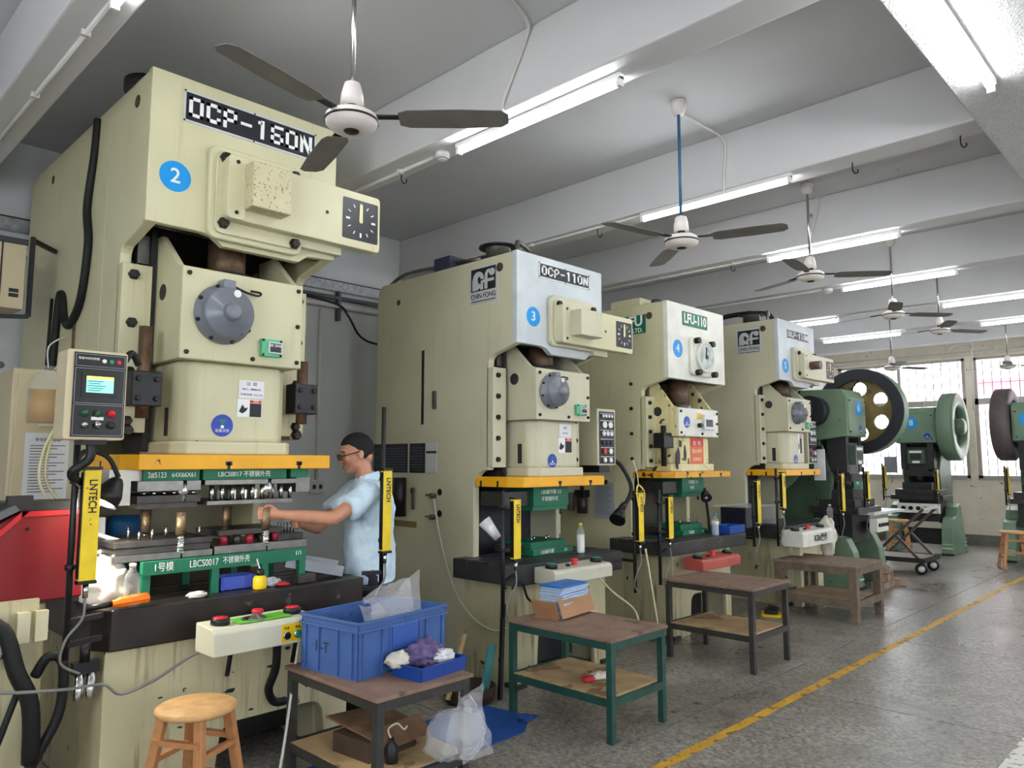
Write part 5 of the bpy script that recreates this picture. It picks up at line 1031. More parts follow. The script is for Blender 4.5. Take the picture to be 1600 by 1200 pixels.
# ------------------------------------------------------------------ clutter left of the tallest press
t = thing('coil_feeder', 'red sheet feeder cabinet at the left picture edge', 'feeder', (.75, 4.0, .92))
fp = [(-.30, .02), (.44, .04), (.44, .44), (.40, .45), (.18, .45), (-.30, -.10 + .30)]; MB().prism(fp, XZ, .02, .42).build('cabinet', RED, t, bev=.008)
fr = MB().prism([(-.30, .02), (.0, .025), (.0, .055), (-.30, .05)], XZ, .004, .02)
MB().prism([(.05, .33), (.17, .45), (.20, .45), (.08, .33), (.045, .10), (.02, .10)], XZ, .006, .021).build('raised_edge', mat('feeder_red_edge', (186, 30, 40), .35), t); MB().prism([(.17, .425), (.42, .43), (.42, .45), (.17, .45)], XZ, .006, .021).build('raised_edge', mat('feeder_red_edge', (186, 30, 40), .35), t)
MB().prism([(-.32, .21), (.16, .455), (.14, .48), (-.34, .24)], XZ, .0, .42).build('sloping_hood', GREY, t); MB().prism([(-.2, .285), (.0, .387), (-.002, .391), (-.202, .289)], XZ, .05, .3).build('keypad', ALU, t)
for x, z in ((.20, .37), (.07, .09)): bolt(t, x, .02, z, .008)
MB().box((.05, .05, .45), (.42, .3, .49)).build('feed_bed', BLACK, t); MB().box((.12, .04, .46), (.22, .09, .52)).build('feed_block', DARK, t); MB().box((-.1, .06, -.9), (.30, .36, .02)).build('pedestal', CREAM_BASE, t)
t = thing('feeder_gearbox', 'open wire and pulley unit beside the upright curtain post', 'feeder', (1.25, 4.25, 1.15)); MB().lathe([(.05, 0), (.05, .03), (.03, .035), (0, .035)], (0, 0, .1), (-.3, -1, 0), 18).build('pulley', STEEL, t); MB().lathe([(.03, 0), (.03, .04), (0, .04)], (.02, -.03, .02), (-.3, -1, 0), 16).build('pulley', DARK, t); MB().box((-.06, .0, -.06), (.10, .05, .16)).build('frame', ALU, t); MB().tube([(.05, -.03, .08), (.15, -.05, .04), (.22, -.06, .03)], .012, 7).build('rod', WHITE, t); MB().tube([(-.05, -.03, -.05), (.1, -.05, .0), (.22, -.06, .03)], .012, 7).build('rod', WHITE, t); MB().box((-.04, .0, -.24), (.06, .05, -.06)).build('post', DARK, t)
t = thing('electric_cabinet', 'beige electrical cabinet with a paper notice left of the touch screen', 'cabinet', (1.06, 5.0, 0)); MB().box((0, 0, .3), (.29, .45, 2.13)).build('body', BEIGE, t, bev=.008); MB().box((.02, -.012, .35), (.28, 0, 2.10)).build('door', BEIGE, t, bev=.004); MB().box((.14, -.03, 1.80), (.26, -.012, 1.93)).build('document_pocket', mat('clear_pocket', (214, 206, 186), .3), t); MB().box((0.0, 0, 0), (.29, .45, .3)).build('plinth', BEIGE, t)
n = MB().box((.075, -.020, 1.37), (.30, -.014, 1.76)).build('notice_sheet', PAPER, t); text('安全操作规程', .022, INK, n, (.19, -.021, 1.72))
for k in range(17): MB().box((.10, -.0212, 1.685-k*.0165), (.28-.04*((k*7) % 3), -.020, 1.689-k*.0165)).build('text_line', INK, n)
t = thing('inverter_unit', 'beige inverter box on a black bracket at the upper left edge', 'electric box', (.98, 5.3, 2.5)); b = MB().box((-.15, 0, .02), (.17, .25, .42)).build('housing', BEIGE, t, bev=.004); MB().box((.04, -.004, .03), (.048, 0, .42)).build('seam', DARK, t)
for x in (-.06, .09):
    for z in (.09, .12): MB().box((x, -.006, z), (x+.05, 0, z+.022)).build('vent', DARK, b)
MB().box((-.03, -.006, .30), (.02, 0, .37)).build('label', PAPER, b); MB().bar((.2, .0, -.02), (.2, .0, .48), .025).build('bracket', BLACK, t); MB().bar((.2, 0, -.02), (-.1, .02, -.05), .025).build('bracket', BLACK, t); MB().bar((.2, .0, .46), (.38, .2, .46), .025).build('bracket', BLACK, t)
conduit('vertical white pipe above the inverter box', [(.98, 5.6, 2.9), (.98, 5.6, 3.4)], .022, CONDUIT, 'wall_pipe', 'pipe', False); conduit('vertical white pipe below the inverter box', [(.90, 5.6, 0.0), (.90, 5.6, 2.5)], .03, CONDUIT, 'wall_pipe', 'pipe', False)
conduit('ribbed grey hose beside the beige cabinet', [(.95, 5.3, 2.45), (.92, 5.2, 2.3), (.98, 5.05, 2.15), (1.0, 5.0, 2.14)], .02, GREY, 'flexible_hose', 'hose')
t = thing('machine_pedestal', 'cream pedestal with hoses under the red feeder', 'pedestal', (.72, 3.82, 0)); MB().box((-.45, .14, .0), (.28, .17, .98)).build('front_skin', CREAM_BASE, t); MB().lathe([(.06, 0), (.065, .03), (.06, .06), (.065, .09), (.05, .10), (0, .10)], (.08, .12, .80), (0, -1, .1), 20).build('duct_elbow', GALV, t)
for x in (.19, .26): MB().box((x, .1, .80), (x+.05, .14, .93)).build('terminal', mat('ivory_terminal', (222, 214, 180), .5), t)
for k, pts in enumerate(([(.0, .08, .92), (.12, .04, .88), (.18, .02, .70), (.24, .02, .55), (.26, .05, .3)], [(.26, .06, .66), (.30, .03, .74), (.36, .03, .7), (.36, .04, .5), (.30, .05, .35), (.22, .06, .2)], [(.2, .07, .6), (.15, .06, .45), (.10, .08, .25), (.12, .1, .05)])): MB().tube(pts, (.035, .022, .014)[k], 9).build('hose', RUBBER, t)
t = thing('air_regulator', 'air filter regulator on the left of the tallest press base', 'regulator', (1.17, 3.86, .52))
for x in (-.02, .03): MB().lathe([(.0, 0), (.02, .005), (.022, .02), (.022, .12), (0, .12)], (x, 0, 0), n=14).build('bowl', CHROME, t)
MB().box((-.05, -.02, .12), (.06, .03, .17)).build('manifold', BLACK, t); MB().cyl((.0, 0, .17), (.0, 0, .25), .022, n=12).build('knob', BLACKP, t)
conduit('long grey cable looping across the base of the tallest press', [(.45, 3.72, .84), (.75, 3.70, .68), (1.05, 3.72, .62), (1.22, 3.76, .60), (1.30, 3.76, .54), (1.45, 3.77, .57), (1.62, 3.77, .65), (1.72, 3.74, .68)], .007, mat('grey_cable', (120, 120, 118), .5), 'cable', 'cable')
conduit('pale cable hanging from the control box to the floor beside the near table', [(2.08, 3.55, .70), (2.02, 3.5, .5), (1.93, 3.42, .2), (1.85, 3.36, .02), (1.7, 3.2, .01)], .007, CONDUIT, 'cable', 'cable')
conduit('black cable curling from the light curtain of the grey-faced press to its table', [(3.62, 3.53, .76), (3.70, 3.52, .80), (3.85, 3.6, .66), (3.95, 3.6, .60), (4.02, 3.62, .5)], .009, RUBBER, 'cable', 'cable')
conduit('cream cable falling to the floor right of the grey-faced press', [(5.12, 3.5, .90), (5.14, 3.46, .6), (5.2, 3.45, .3), (5.2, 3.4, .01)], .008, mat('cream_cable', (206, 196, 160), .5), 'cable', 'cable')
conduit('pale air line from the control box of the grey-faced press', [(4.6, 3.58, .73), (4.75, 3.55, .6), (4.95, 3.5, .45), (5.0, 3.48, .3)], .008, mat('cream_cable', (206, 196, 160), .5), 'cable', 'cable')
t = thing('scrap_bin', 'dark oily pan with teal scraper at the left foot of the grey-faced press', 'pan', (3.55, 3.86, 0)); MB().lathe([(.15, 0), (.17, .02), (.18, .10), (.165, .10), (.15, .02), (0, .015)], n=24).build('pan', mat('rusty_pan', (60, 44, 34), .6, var=.4), t); MB().obox((.06, -.12, .22), (.09, .012, .3), (.1, .15, .2)).build('scraper', mat('teal_scraper', (70, 140, 140), .5), t); MB().obox((-.14, -.02, .25), (.03, .02, .42), (0, .35, 0)).build('wooden_stick', PLY, t); MB().bar((.15, -.14, .0), (.2, -.12, .62), .025).build('iron_bar', BLACK, t)
# ------------------------------------------------------------------ trolley
t = thing('hand_trolley', 'dark steel platform trolley with folded X handle', 'trolley', (12.05, 3.75, 0)); TR = mat('worn_trolley_steel', (92, 86, 80), .5, metal=.3, var=.2)
MB().box((-.35, -.40, .20), (.35, .45, .225)).build('platform', mat('pale_platform', (150, 140, 132), .6, var=.2), t); 
for a, b in (((-.36, -.41), (.36, -.39)), ((-.36, .45), (.36, .47)), ((-.37, -.41), (-.35, .47)), ((.35, -.41), (.37, .47))): MB().box((a[0], a[1], .17), (b[0], b[1], .235)).build('edge_rail', DSTEEL, t)
for x in (-.28, .28):
    for y in (-.34, .38):
        w = MB().lathe([(.03, -.02), (.075, -.02), (.08, -.01), (.08, .01), (.075, .02), (.03, .02)], (x, y, .08), (.8, .5, 0), 20).build('wheel', RUBBER, t); MB().lathe([(0, -.024), (.045, -.024), (.045, .024), (0, .024)], (x, y, .08), (.8, .5, 0), 14).build('hub', ALU, w); MB().bar((x+.04, y, .08), (x+.02, y, .17), .03, .05).build('fork', STEEL, t)
MB().bar((-.34, .30, .20), (-.32, -.42, .92), .035).build('handle_bar', TR, t); MB().bar((.34, .30, .20), (.32, -.42, .92), .035).build('handle_bar', TR, t); MB().bar((-.33, -.42, .92), (.33, -.42, .92), .035).build('handle_grip', ALU, t); MB().bar((-.33, -.35, .20), (-.33, -.05, .52), .035).build('brace', TR, t); MB().bar((.33, -.35, .20), (.33, -.05, .52), .035).build('brace', TR, t)
t = thing('floor_patch', 'peeling white and beige floor marking at the lower right corner', 'marking', (5.0, .75, 0)); MB().box((-.3, -.3, 0), (.32, .30, .002)).build('white_patch', mat('flaking_white', (222, 220, 214), .6, var=.05, chips=((150, 138, 116), .55, 14)), t); MB().box((-.12, -.1, .002), (.2, .12, .003)).build('beige_patch', mat('beige_tape', (186, 168, 140), .6, chips=((222, 220, 214), .6, 20)), t)
for k, (dx, dy, dz) in enumerate(((0, 0, 0), (.17, .02, 0), (.05, .0, .09), (.2, .03, .09), (.1, .02, .18), (.30, -.05, .0))):
    o = MB().obox((10.15+dx*1.6, 3.42+dy, .045+dz), (.22, .16, .085), (.0, .0, .1*k)).build('wood_block', mat('block_wood', (150, 128, 108), .7, var=.3, scale=20), bev=.004); tag(o, 'rough offcut wood block piled behind the timber bench', 'block', 'wood blocks behind the bench')

# ================================================================== green flywheel presses
def wheel_with_holes(x0, x1, cy, cz, R, rim, nh, hr, hc, parent, face, rimm):
    """spoked flywheel whose axis runs along x: thick rim, thinner web with round holes"""
    n = 48; r0 = R - rim
    rm = MB(); prof = [(r0, x0), (R, x0), (R, x1), (r0, x1), (r0, x0)]; vs = []; fs = []
    for rr, xx in prof:
        for j in range(n): vs.append((xx, cy + rr*math.cos(2*PI*j/n), cz + rr*math.sin(2*PI*j/n)))
    for i in range(4):
        for j in range(n): fs.append((i*n+j, i*n+(j+1) % n, (i+1)*n+(j+1) % n, (i+1)*n+j))
    rimo = rm.add(vs, fs, False).build('flywheel_rim', rimm, parent)
    xm0, xm1 = x0 + (x1-x0)*.35, x0 + (x1-x0)*.65; web = MB(); hub = .12; per = 2*PI/nh
    for k in range(nh):
        a0 = k*per; poly = [(r0*math.cos(a0 + per*i/8), r0*math.sin(a0 + per*i/8)) for i in range(9)]
        am = a0 + per/2; hcx, hcy = hc*math.cos(am), hc*math.sin(am)
        inner = [(hub*math.cos(a0 + per*(1-i/6)), hub*math.sin(a0 + per*(1-i/6))) for i in range(7)]
        hole = [(hcx + hr*math.cos(am - 2*PI*i/20), hcy + hr*math.sin(am - 2*PI*i/20)) for i in range(21)]
        full = poly[:5] + hole + poly[4:] + inner
        web.prism([(cy + p, cz + q) for p, q in full], YZ, xm0, xm1)
    wb = web.build('flywheel_web', face, parent)
    MB().cyl((x0-.03, cy, cz), (x1+.05, cy, cz), hub+.01, n=24).build('flywheel_hub', face, parent)
    MB().lathe([(R+.001, x0+.01), (R+.008, x0+.012), (R+.008, x1-.012), (R+.001, x1-.01)], (0, cy, cz), (1, 0, 0), 48, False, False).build('rim_band', GREENM, rimo)
    return rimo
def green_press(label, x, y, rz, num, wheel_side=1, web=True, wm=None):
    t = thing('flywheel_press', label, 'press', (x, y, 0), rz, 'green flywheel presses'); G = GREENM
    hd = MB().prism([(0, 1.92), (0, 2.44), (.06, 2.54), (.75, 2.56), (1.0, 2.30), (1.0, 1.80), (.55, 1.86)], YZ, -.33, .33).build('head', G, t, bev=.012)
    MB().box((-.30, -.012, 1.95), (.30, 0, 2.42)).build('front_cover', G, hd, bev=.006)
    for a, b in ((-.27, 1.98), (.27, 1.98), (-.27, 2.39), (.27, 2.39)): bolt(hd, a, -.012, b, .012)
    MB().prism([(.30, .9), (.24, 1.4), (.42, 1.92), (.95, 1.92), (1.0, .5), (.40, .5)], YZ, -.30, -.20).build('frame_cheek', GREEND, t, bev=.01); MB().prism([(.30, .9), (.24, 1.4), (.42, 1.92), (.95, 1.92), (1.0, .5), (.40, .5)], YZ, .20, .30).build('frame_cheek', GREEND, t, bev=.01); MB().box((-.2, .7, .9), (.2, .78, 1.92)).build('rear_web', DARK, t)
    MB().box((-.27, .05, 1.45), (-.17, .3, 1.93)).build('guide', DARK, t); MB().box((.17, .05, 1.45), (.27, .3, 1.93)).build('guide', DARK, t)
    sl = MB().box((-.17, .06, 1.42), (.17, .28, 1.84)).build('slide', DSTEEL, t, bev=.006); MB().box((-.14, -.02, 1.55), (.14, .06, 1.80)).build('guard_frame', GREEND, t); MB().box((-.09, -.024, 1.62), (.09, -.018, 1.72)).build('guard_window', DARK, t); MB().box((-.1, -.024, 1.74), (.1, -.02, 1.775)).build('guard_label', WHITE, t); MB().box((-.06, -.024, 1.56), (.06, -.02, 1.60)).build('guard_label', WHITE, t)
    MB().cyl((0, .16, 1.25), (0, .16, 1.42), .05, n=14).build('ram', STEEL, t); MB().box((-.22, .02, 1.33), (.25, .30, 1.42)).build('upper_block', DARK, t)
    MB().box((-.42, -.12, .92), (.42, .5, 1.0)).build('bed_plate', BOLSTERG, t, bev=.006); MB().box((-.36, -.06, 1.0), (.36, .4, 1.10)).build('bolster', DSTEEL, t, bev=.006); MB().box((-.25, .0, 1.10), (.22, .35, 1.22)).build('die_set', DARK, t, bev=.004); MB().box((-.32, .0, .55), (.32, .5, .92)).build('bed_body', DARK, t)
    for q in (-1, 1):
        a, b = (.36, .54) if q > 0 else (-.54, -.36)
        MB().prism([(-.12, 0), (-.14, .04), (-.08, .45), (.0, .62), (.18, .66), (.26, .80), (.42, .86), (.50, .78), (.62, .4), (.75, .1), (.78, 0)], YZ, a, b).build('leg_casting', G, t, bev=.012)
        for k in range(3): MB().obox(((a+b)/2, -.128+k*.018, .12+k*.07), (.16, .03, .012), (.5, 0, 0)).build('step_ridge', mat('pale_green', (190, 204, 190), .4), t); MB().obox(((a+b)/2 + q*.095, .60+k*.02, .12+k*.06), (.012, .14, .012), (0, 0, 0)).build('step_ridge', mat('pale_green', (190, 204, 190), .4), t)
        MB().box((a, -.16, 0), (b, -.08, .03)).build('foot', DARK, t)
    MB().box((-.36, .2, .15), (.36, .26, .42)).build('tie_plate', DARK, t); MB().box((-.3, .55, 1.86), (.3, .95, 2.0)).build('motor_bracket', GREEND, t); MB().cyl((-.25, .95, 1.75), (.25, .95, 1.75), .16, n=20).build('motor', GREEND, t)
    u0, u1 = (.36, .62) if wheel_side > 0 else (-.62, -.36)
    if web: wheel_with_holes(.50, .70, .15, 2.29, .59, .15, 6, .10, .31, t, mat('ochre_web', (126, 108, 62), .6, var=.2, chips=((84, 74, 44), .62, 8)), mat('black_rim', (36, 36, 46), .5, var=.15))
    else:
        rim = MB(); n = 40; vs = []; fs = []
        for rr, xx in ((.36, u0+.1), (.40, u0), (.56, u0), (.60, u0+.03), (.60, u1-.03), (.56, u1), (.40, u1), (.36, u1-.1)):
            for j in range(n): vs.append((xx, .45 + rr*math.cos(2*PI*j/n), 2.20 + rr*math.sin(2*PI*j/n)))
        for i in range(8):
            for j in range(n): fs.append((i*n+j, i*n+(j+1) % n, ((i+1) % 8)*n+(j+1) % n, ((i+1) % 8)*n+j))
        rim.add(vs, fs, True).build('flywheel_rim', wm or G, t); MB().lathe([(.37, -.04), (.37, .0), (.12, .02), (0, .02)], ((u0+u1)/2, .45, 2.20), (wheel_side, 0, 0), 32).build('flywheel_web', mat('brown_web', (112, 88, 76), .6, var=.2), t); MB().lathe([(.14, 0), (.14, .17), (.10, .2), (0, .2)], ((u0+u1)/2, .45, 2.20), (wheel_side, 0, 0), 24).build('flywheel_hub', G, t)
    if num: sticker_number(num, t, (-.05 if num == '8' else -.12) if num != '6' else .05, -.013, 2.27 if num != '6' else 2.30, .105)
    safety_sticker(t, .2, -.013, 2.03, .055) if num != '6' else safety_sticker(t, .1, -.013, 2.02, .05)
    return t
p6 = green_press('green press with a big black-rimmed open flywheel with round holes', 10.38, 3.70, 0, '6')
MB().cyl((-.33, .42, 2.26), (-.52, .42, 2.26), .20, n=28).build('crank_cover', mat('blue_black_cover', (30, 34, 48), .4), p6); MB().cyl((-.52, .42, 2.26), (-.56, .42, 2.26), .06, n=16).build('crank_boss', DARK, p6); MB().tube([(-.4, .6, 2.45), (-.42, .55, 2.6), (-.42, .4, 2.58)], .01, 6).build('oil_pipe', BOLT, p6)
MB().lathe([(.62, 0), (.62, .12), (.52, .12), (.52, .04), (.1, .03), (0, .03)], (-.62, 1.05, 1.75), (-1, 0, 0), 36).build('belt_guard', GREENM, p6); MB().box((-.62, .2, 1.35), (-.60, .34, 1.75)).build('job_sheet', PAPER, p6); MB().box((-.64, .22, 1.75), (-.58, .32, 1.79)).build('sheet_clip', BLACKP, p6)
MB().bar((.4, .2, 2.6), (.55, .15, 2.75), .03).build('guard_strap', BRACKET, p6); MB().prism([(.30, 1.9), (.2, 2.2), (.35, 2.5), (1.3, 2.56), (1.3, 1.9)], YZ, -.34, -.30).build('side_cover', GREENM, p6)
bd = MB().box((-.1, -.2, .90), (1.1, .3, .93)).build('work_plate', ALU, p6)
p8 = green_press('green press facing the camera with an upright flywheel and a number eight sticker', 14.55, 4.20, -PI/2, '8', 1, False)
p9 = green_press('green press cut off by the right picture edge', 14.3, 2.36, -PI/2, '9', -1, False, mat('brown_dark_wheel', (92, 80, 80), .55, var=.15))
cb = MB().box((-.30, -.16, .70), (.36, -.06, .86)).build('switch_panel', PALEW, p8)
for k in range(5): MB().cyl((-.2+k*.12, -.16, .78), (-.2+k*.12, -.185, .78), .035, n=12).build('switch', BLACKP, cb)
MB().box((-.52, .3, 1.30), (-.50, .32, 1.34)).box((-.62, .25, 1.38), (-.40, .26, 1.68)).build('clip_board', mat('grey_board', (140, 146, 154), .5), p8)

# ================================================================== the man at the tallest press
def capsule(mb, p0, p1, r0, r1, n=14):
    mb.cyl(p0, p1, r0, r1, n=n); mb.ball(p0, r0, n, 8); mb.ball(p1, r1, n, 8); return mb
fx, fy = -.93, .367; MX, MY = 2.86, 4.06
man = thing('person', 'man in light blue short-sleeved shirt and glasses reaching into the tallest press', 'person', (MX, MY, 0))
def Wd(f, l, u): return Vector((f*fx - l*fy, f*fy + l*fx, u))          # body frame: forward, left, up -> offset from the feet
# head frame: bent forward a little
HC = Wd(.10, .0, 1.655); tilt = math.radians(14); ct, st = math.cos(tilt), math.sin(tilt)
def Hd(f, l, u):
    f2, u2 = f*ct + u*st, u*ct - f*st
    return HC + Wd(f2, l, u2)
Fv = (Hd(1,0,0)-HC); Lv = (Hd(0,1,0)-HC); Uv = (Hd(0,0,1)-HC); HR = Matrix((Fv, Lv, Uv)).transposed()
b = MB()
def E(f, l, u, rf, rl, ru, n=20): b.ball(Hd(f, l, u), (rf, rl, ru), n, 14, HR)
E(-.01, 0, .02, .100, .077, .095); E(.03, 0, -.03, .070, .066, .085); E(.045, 0, -.085, .048, .046, .040); E(.070, 0, -.103, .026, .028, .022); E(.02, 0, -.075, .058, .060, .045)
E(.080, 0, .022, .018, .050, .014); E(.098, 0, -.020, .017, .013, .028); E(.108, 0, -.038, .014, .017, .012); E(.088, 0, -.070, .014, .026, .008); E(.086, 0, -.081, .013, .022, .008)
for s in (-1, 1): E(-.012, s*.079, -.015, .020, .009, .032, 12); E(.070, s*.035, -.030, .026, .024, .026); E(-.005, s*.080, -.038, .012, .008, .014, 10)
capsule(b, Hd(-.02, 0, -.06), Wd(.02, 0, 1.42), .054, .060)
E(-.055, 0, -.04, .045, .06, .05)
# torso, arms, legs under the clothes
capsule(b, Wd(.0, .12, 1.38), Wd(.0, -.12, 1.38), .085, .085); capsule(b, Wd(.0, .0, 1.34), Wd(.0, 0, 1.0), .125, .12)
SL, EL, HL = Wd(.06, .19, 1.395), Vector((2.475-MX, 3.885-MY, 1.262)), Vector((2.185-MX, 3.985-MY, 1.295))
SR, ER, HR_ = Wd(.06, -.19, 1.39), Vector((2.60-MX, 4.26-MY, 1.18)), Vector((2.385-MX, 4.10-MY, 1.225))
for S, El, H in ((SL, EL, HL), (SR, ER, HR_)): capsule(b, S, El, .055, .041); capsule(b, El, El*.55 + H*.45, .042, .038); capsule(b, El*.55 + H*.45, H, .038, .026)
for H, El, sd in ((HL, EL, 1), (HR_, ER, -1)):
    d = (H-El).normalized(); up = Vector((0, 0, 1)); sv = d.cross(up).normalized(); un = sv.cross(d)
    palm = H + d*.05; b.ball(palm, (.045, .02, .04), 14, 9, Matrix((d, sv, un)).transposed()); capsule(b, H, palm, .026, .03)
    for k in range(4):
        o = palm + d*.03 + un*(.030 - k*.020); k1 = o + d*(.036 - abs(k-1.2)*.004) + sv*.004*sd; k2 = k1 - sv*.026*(-1 if sd > 0 else -1)*-1 + d*.006; k3 = k2 - d*.022
        capsule(b, o - d*.02, k1, .0105, .0098, 8); capsule(b, k1, k2, .0098, .009, 8); capsule(b, k2, k3, .009, .008, 8)
    th0 = H + d*.025 + un*.025; th1 = th0 + d*.03 + un*.018 - sv*.012; th2 = th1 + d*.028 - sv*.012; capsule(b, th0, th1, .013, .0115, 8); capsule(b, th1, th2, .0115, .0095, 8)
for s in (-1, 1): capsule(b, Wd(0, s*.10, .92), Wd(.02, s*.11, .50), .085, .06); capsule(b, Wd(.02, s*.11, .50), Wd(-.02, s*.11, .10), .058, .040)
body = b.build('body', SKIN, man); md = body.modifiers.new('skin', 'REMESH'); md.mode = 'VOXEL'; md.voxel_size = .0055; md.use_smooth_shade = True; md = body.modifiers.new('soft', 'SMOOTH'); md.factor = .5; md.iterations = 5
# hair cap
hv = MB(); n, k = 96, 60; vs = []; fs = []; keep = {}
for i in range(k+1):
    th = PI*i/k
    for j in range(n):
        ph = 2*PI*j/n; d = Vector((math.sin(th)*math.cos(ph), math.sin(th)*math.sin(ph), math.cos(th)))
        f, l, u = -.012 + d.x*.108, d.y*.0845, .022 + d.z*.104; vs.append((f, l, u))
def hairy(f, l, u):
    line = .066 if f > .045 else (.066 - (.045-f)*1.1 if f > -.0 else (.0165 - min(1, -f/.05)*.09))
    return u > line and f < .082
for i in range(k):
    for j in range(n):
        q = (i*n+j, (i+1)*n+j, (i+1)*n+(j+1) % n, i*n+(j+1) % n); c = [sum(vs[a][m] for a in q)/4 for m in range(3)]
        if hairy(*c): fs.append(q)
h = hv.add([Hd(*p) for p in vs], fs, True).build('hair', HAIR, man); md = h.modifiers.new('thick', 'SOLIDIFY'); md.thickness = .012; md.offset = -1
# face details
for s in (-1, 1):
    MB().ball(Hd(.080, s*.033, -.004), (.009, .014, .007), 12, 8, HR).build('eye', mat('eye_dark', (40, 30, 28), .3, var=0), man); MB().tube([Hd(.090, s*.014, .022), Hd(.094, s*.032, .027), Hd(.080, s*.056, .020)], .0035, 6).build('eyebrow', HAIR, man)
MB().tube([Hd(.098, -.024, -.076), Hd(.104, 0, -.0745), Hd(.098, .024, -.076)], .0035, 6).build('mouth', mat('lip', (150, 84, 78), .5, var=0), man)
g = None
for s in (-1, 1):
    pts = [Hd(.112 - .35*abs(l)*.25, s*(.033 + l), -.008 + u) for l, u in [(.026*math.cos(a), .019*math.sin(a)) for a in [2*PI*i/16 for i in range(17)]]]
    rim = MB().tube(pts, .0036, 6, False).build('spectacle_rim', BLACKP, man); MB().tube([Hd(.105, s*.058, -.002), Hd(.05, s*.080, .0), Hd(-.012, s*.086, .002)], .0034, 6).build('temple', BLACKP, man)
    MB().prism([(.025*math.cos(2*PI*i/16), .018*math.sin(2*PI*i/16)) for i in range(16)], lambda a, c, d: Hd(.110 + d, s*.033 + a, -.008 + c), 0, .001).build('lens', PET, rim)
MB().tube([Hd(.110, -.009, -.004), Hd(.113, 0, -.001), Hd(.110, .009, -.004)], .0024, 6).build('bridge', BLACKP, man)
# shirt
b = MB()
BR = Matrix((Wd(1,0,0), Wd(0,1,0), Vector((0,0,1)))).transposed()
rg = [(.84, .165, .195, .0), (.90, .163, .193, .0), (1.0, .158, .188, .0), (1.10, .155, .185, .005), (1.20, .150, .190, .005), (1.30, .145, .205, .0), (1.38, .130, .205, .0), (1.44, .10, .16, .01), (1.48, .07, .09, .02)]
n = 30; vs = []; fs = []
for z, rf, rl, cf in rg:
    for j in range(n): vs.append(Wd(cf + rf*math.cos(2*PI*j/n), rl*math.sin(2*PI*j/n), z))
for i in range(len(rg)-1):
    for j in range(n): fs.append((i*n+j, i*n+(j+1) % n, (i+1)*n+(j+1) % n, (i+1)*n+j))
fs += [tuple(range(n))[::-1], tuple((len(rg)-1)*n + j for j in range(n))]; b.add(vs, fs, True)
capsule(b, Wd(.02, .15, 1.40), Wd(.02, -.15, 1.40), .085, .085); capsule(b, Wd(.03, 0, 1.42), Wd(.03, 0, 1.47), .085, .072)
for S, El in ((SL, EL), (SR, ER)): q = S + (El-S)*.62; b.cyl(S, q, .082, .083, n=20); b.ball(S, .084, 16, 10)
sh = b.build('shirt', SHIRT, man); md = sh.modifiers.new('cloth', 'REMESH'); md.mode = 'VOXEL'; md.voxel_size = .009; md.use_smooth_shade = True; md = sh.modifiers.new('soft', 'SMOOTH'); md.factor = .5; md.iterations = 4
tx = bpy.data.textures.new('folds', 'CLOUDS'); tx.noise_scale = .10; tx.noise_depth = 3; md = sh.modifiers.new('folds', 'DISPLACE'); md.texture = tx; md.strength = .045; md.mid_level = .5; md.texture_coords = 'LOCAL'
MB().prism([(-.07, 1.50), (.0, 1.44), (.045, 1.46), (.04, 1.52), (-.06, 1.545)], lambda a, c, d: Wd(.02 + a*.9, d, c - .01), .055, .075).build('collar', SHIRT, man); MB().prism([(-.07, 1.50), (.0, 1.44), (.045, 1.46), (.04, 1.52), (-.06, 1.545)], lambda a, c, d: Wd(.02 + a*.9, d, c - .01), -.075, -.055).build('collar', SHIRT, man)
b = MB()
b.ball(Wd(0, 0, .90), (.14, .17, .10), 20, 12, BR)
for s in (-1, 1): capsule(b, Wd(0, s*.095, .90), Wd(.02, s*.11, .50), .098, .076); b.cyl(Wd(.02, s*.11, .50), Wd(-.02, s*.11, .06), .076, .062, n=18)
tr = b.build('trousers', TROUS, man); md = tr.modifiers.new('cloth', 'REMESH'); md.mode = 'VOXEL'; md.voxel_size = .012; md.use_smooth_shade = True
for s in (-1, 1): MB().ball(Wd(.05, s*.11, .045), (.135, .05, .045), 18, 10, BR).build('shoe', BLACKP, man)

# ================================================================== small things around the far presses
t = thing('clipboard_sheet', 'grey instruction sheet clipped on the side of the green nameplate press', 'sheet', (5.965, 4.55, 1.04))
n = MB().box((-.006, -.12, 0), (.004, .12, .35)).build('sheet', mat('grey_sheet', (160, 166, 176), .6, var=.05), t); MB().box((-.014, -.04, .33), (.004, .04, .37)).build('clip', BLACKP, t)
for k in range(14): MB().box((-.0075, -.09 + .02*(k % 3), .04+k*.02), (-.006, .09, .045+k*.02)).build('text_line', GREY, n)
t = thing('lubricator', 'black lubricator unit beside the grey instruction sheet', 'lubricator', (5.93, 4.80, 1.08)); MB().cyl((0, 0, 0), (0, 0, .16), .055, n=16).build('bowl', mat('smoky_bowl', (54, 50, 46), .3), t); MB().box((-.05, -.06, .16), (.05, .06, .23)).build('head', BLACK, t, bev=.006); MB().cyl((0, 0, .23), (0, 0, .27), .02, n=10).build('knob', BLACKP, t); MB().cyl((-.02, .13, .02), (-.02, .13, .2), .035, n=12).build('filter', GREY, t)
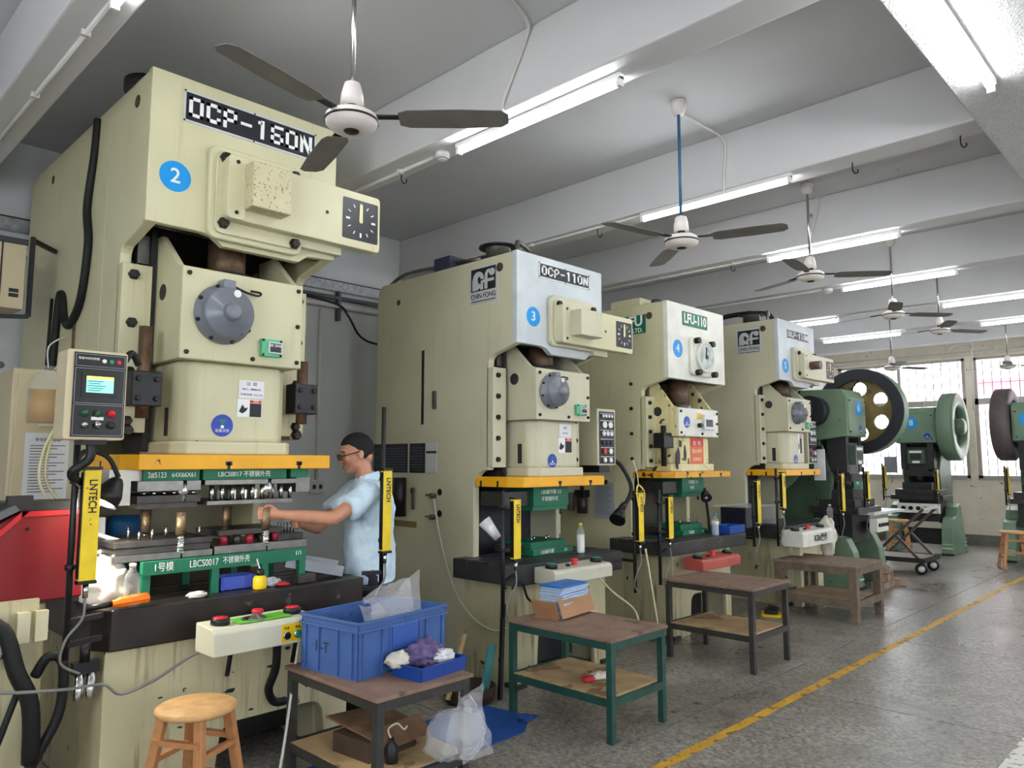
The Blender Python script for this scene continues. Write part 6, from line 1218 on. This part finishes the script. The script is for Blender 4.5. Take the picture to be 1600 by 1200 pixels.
t = thing('foot_pedal', 'black foot pedal with yellow rim on the floor before the farthest cream press', 'pedal', (7.66, 3.68, 0), .4); MB().prism(rrect(-.14, -.10, .14, .10, .05), XY, 0, .02).build('base', TAG, t); MB().prism(rrect(-.11, -.07, .11, .07, .04), XY, .02, .06).build('housing', BLACK, t, bev=.01); MB().obox((0, -.02, .075), (.12, .10, .012), (.2, 0, 0)).build('treadle', RUBBER, t)
t = thing('air_drop_pipe', 'pale pipe hanging from the ceiling by the upright flywheel press', 'pipe', (15.3, 3.43, 2.5)); MB().tube([(0, .0, 0), (0, -.02, 1.0), (0, -.02, 1.18), (0, .2, 1.2), (0, .35, 1.12)], .016, 7).build('pipe', CONDUIT, t); MB().tube([(0, -.02, 1.15), (0, -.2, 1.2), (0, -.4, 1.08), (0, -.3, 1.0)], .010, 6).build('loop_cable', CONDUIT, t); MB().tube([(0, .0, 1.1), (0, .0, 1.5)], .012, 6).build('hanger', CONDUIT, t)
conduit('thin yellow cable slanting down to the upright flywheel press', [(15.3, 3.78, 3.98), (15.3, 3.95, 3.2), (15.2, 4.25, 2.57)], .008, mat('cream_cable', (206, 196, 160), .5), 'cable', 'cable')
conduit('long thin conduit across the top of the far windows', [(X1-.02, 6.4, 3.72), (X1-.02, 1.0, 3.72)], .012, CONDUIT, smooth=False); conduit('second thin conduit just below it on the far wall', [(X1-.02, 6.4, 3.64), (X1-.02, 1.0, 3.64)], .010, CONDUIT, smooth=False)
# dark worn patches where paint has flaked off the slide of the green nameplate press
for (u, w, sx, sz) in ((.17, 1.62, .05, .12), (.30, 1.66, .025, .10), (.22, 1.76, .03, .05), (.36, 1.58, .015, .05)):
    pts = [(u + sx*(.5+.5*random.random())*math.cos(a), w + sz*(.5+.5*random.random())*math.sin(a)) for a in [2*PI*i/11 for i in range(11)]]
    MB().prism(pts, XZ, .024, .0285).build('bare_patch', RUSTROD if sx < .02 else DARK, press4)
for (u, w, s) in ((.5, .42, .03), (.72, .5, .018), (.32, .38, .02), (.25, .30, .012), (.95, .36, .03), (.62, .30, .014), (.15, .46, .012), (.82, .58, .02)):
    pts = [(u + s*(.4+.6*random.random())*math.cos(a)*1.3, w + s*(.4+.6*random.random())*math.sin(a)*.6) for a in [2*PI*i/9 for i in range(9)]]
    MB().prism(pts, XZ, -.0855, -.083).build('paint_chip', DARK, press2)
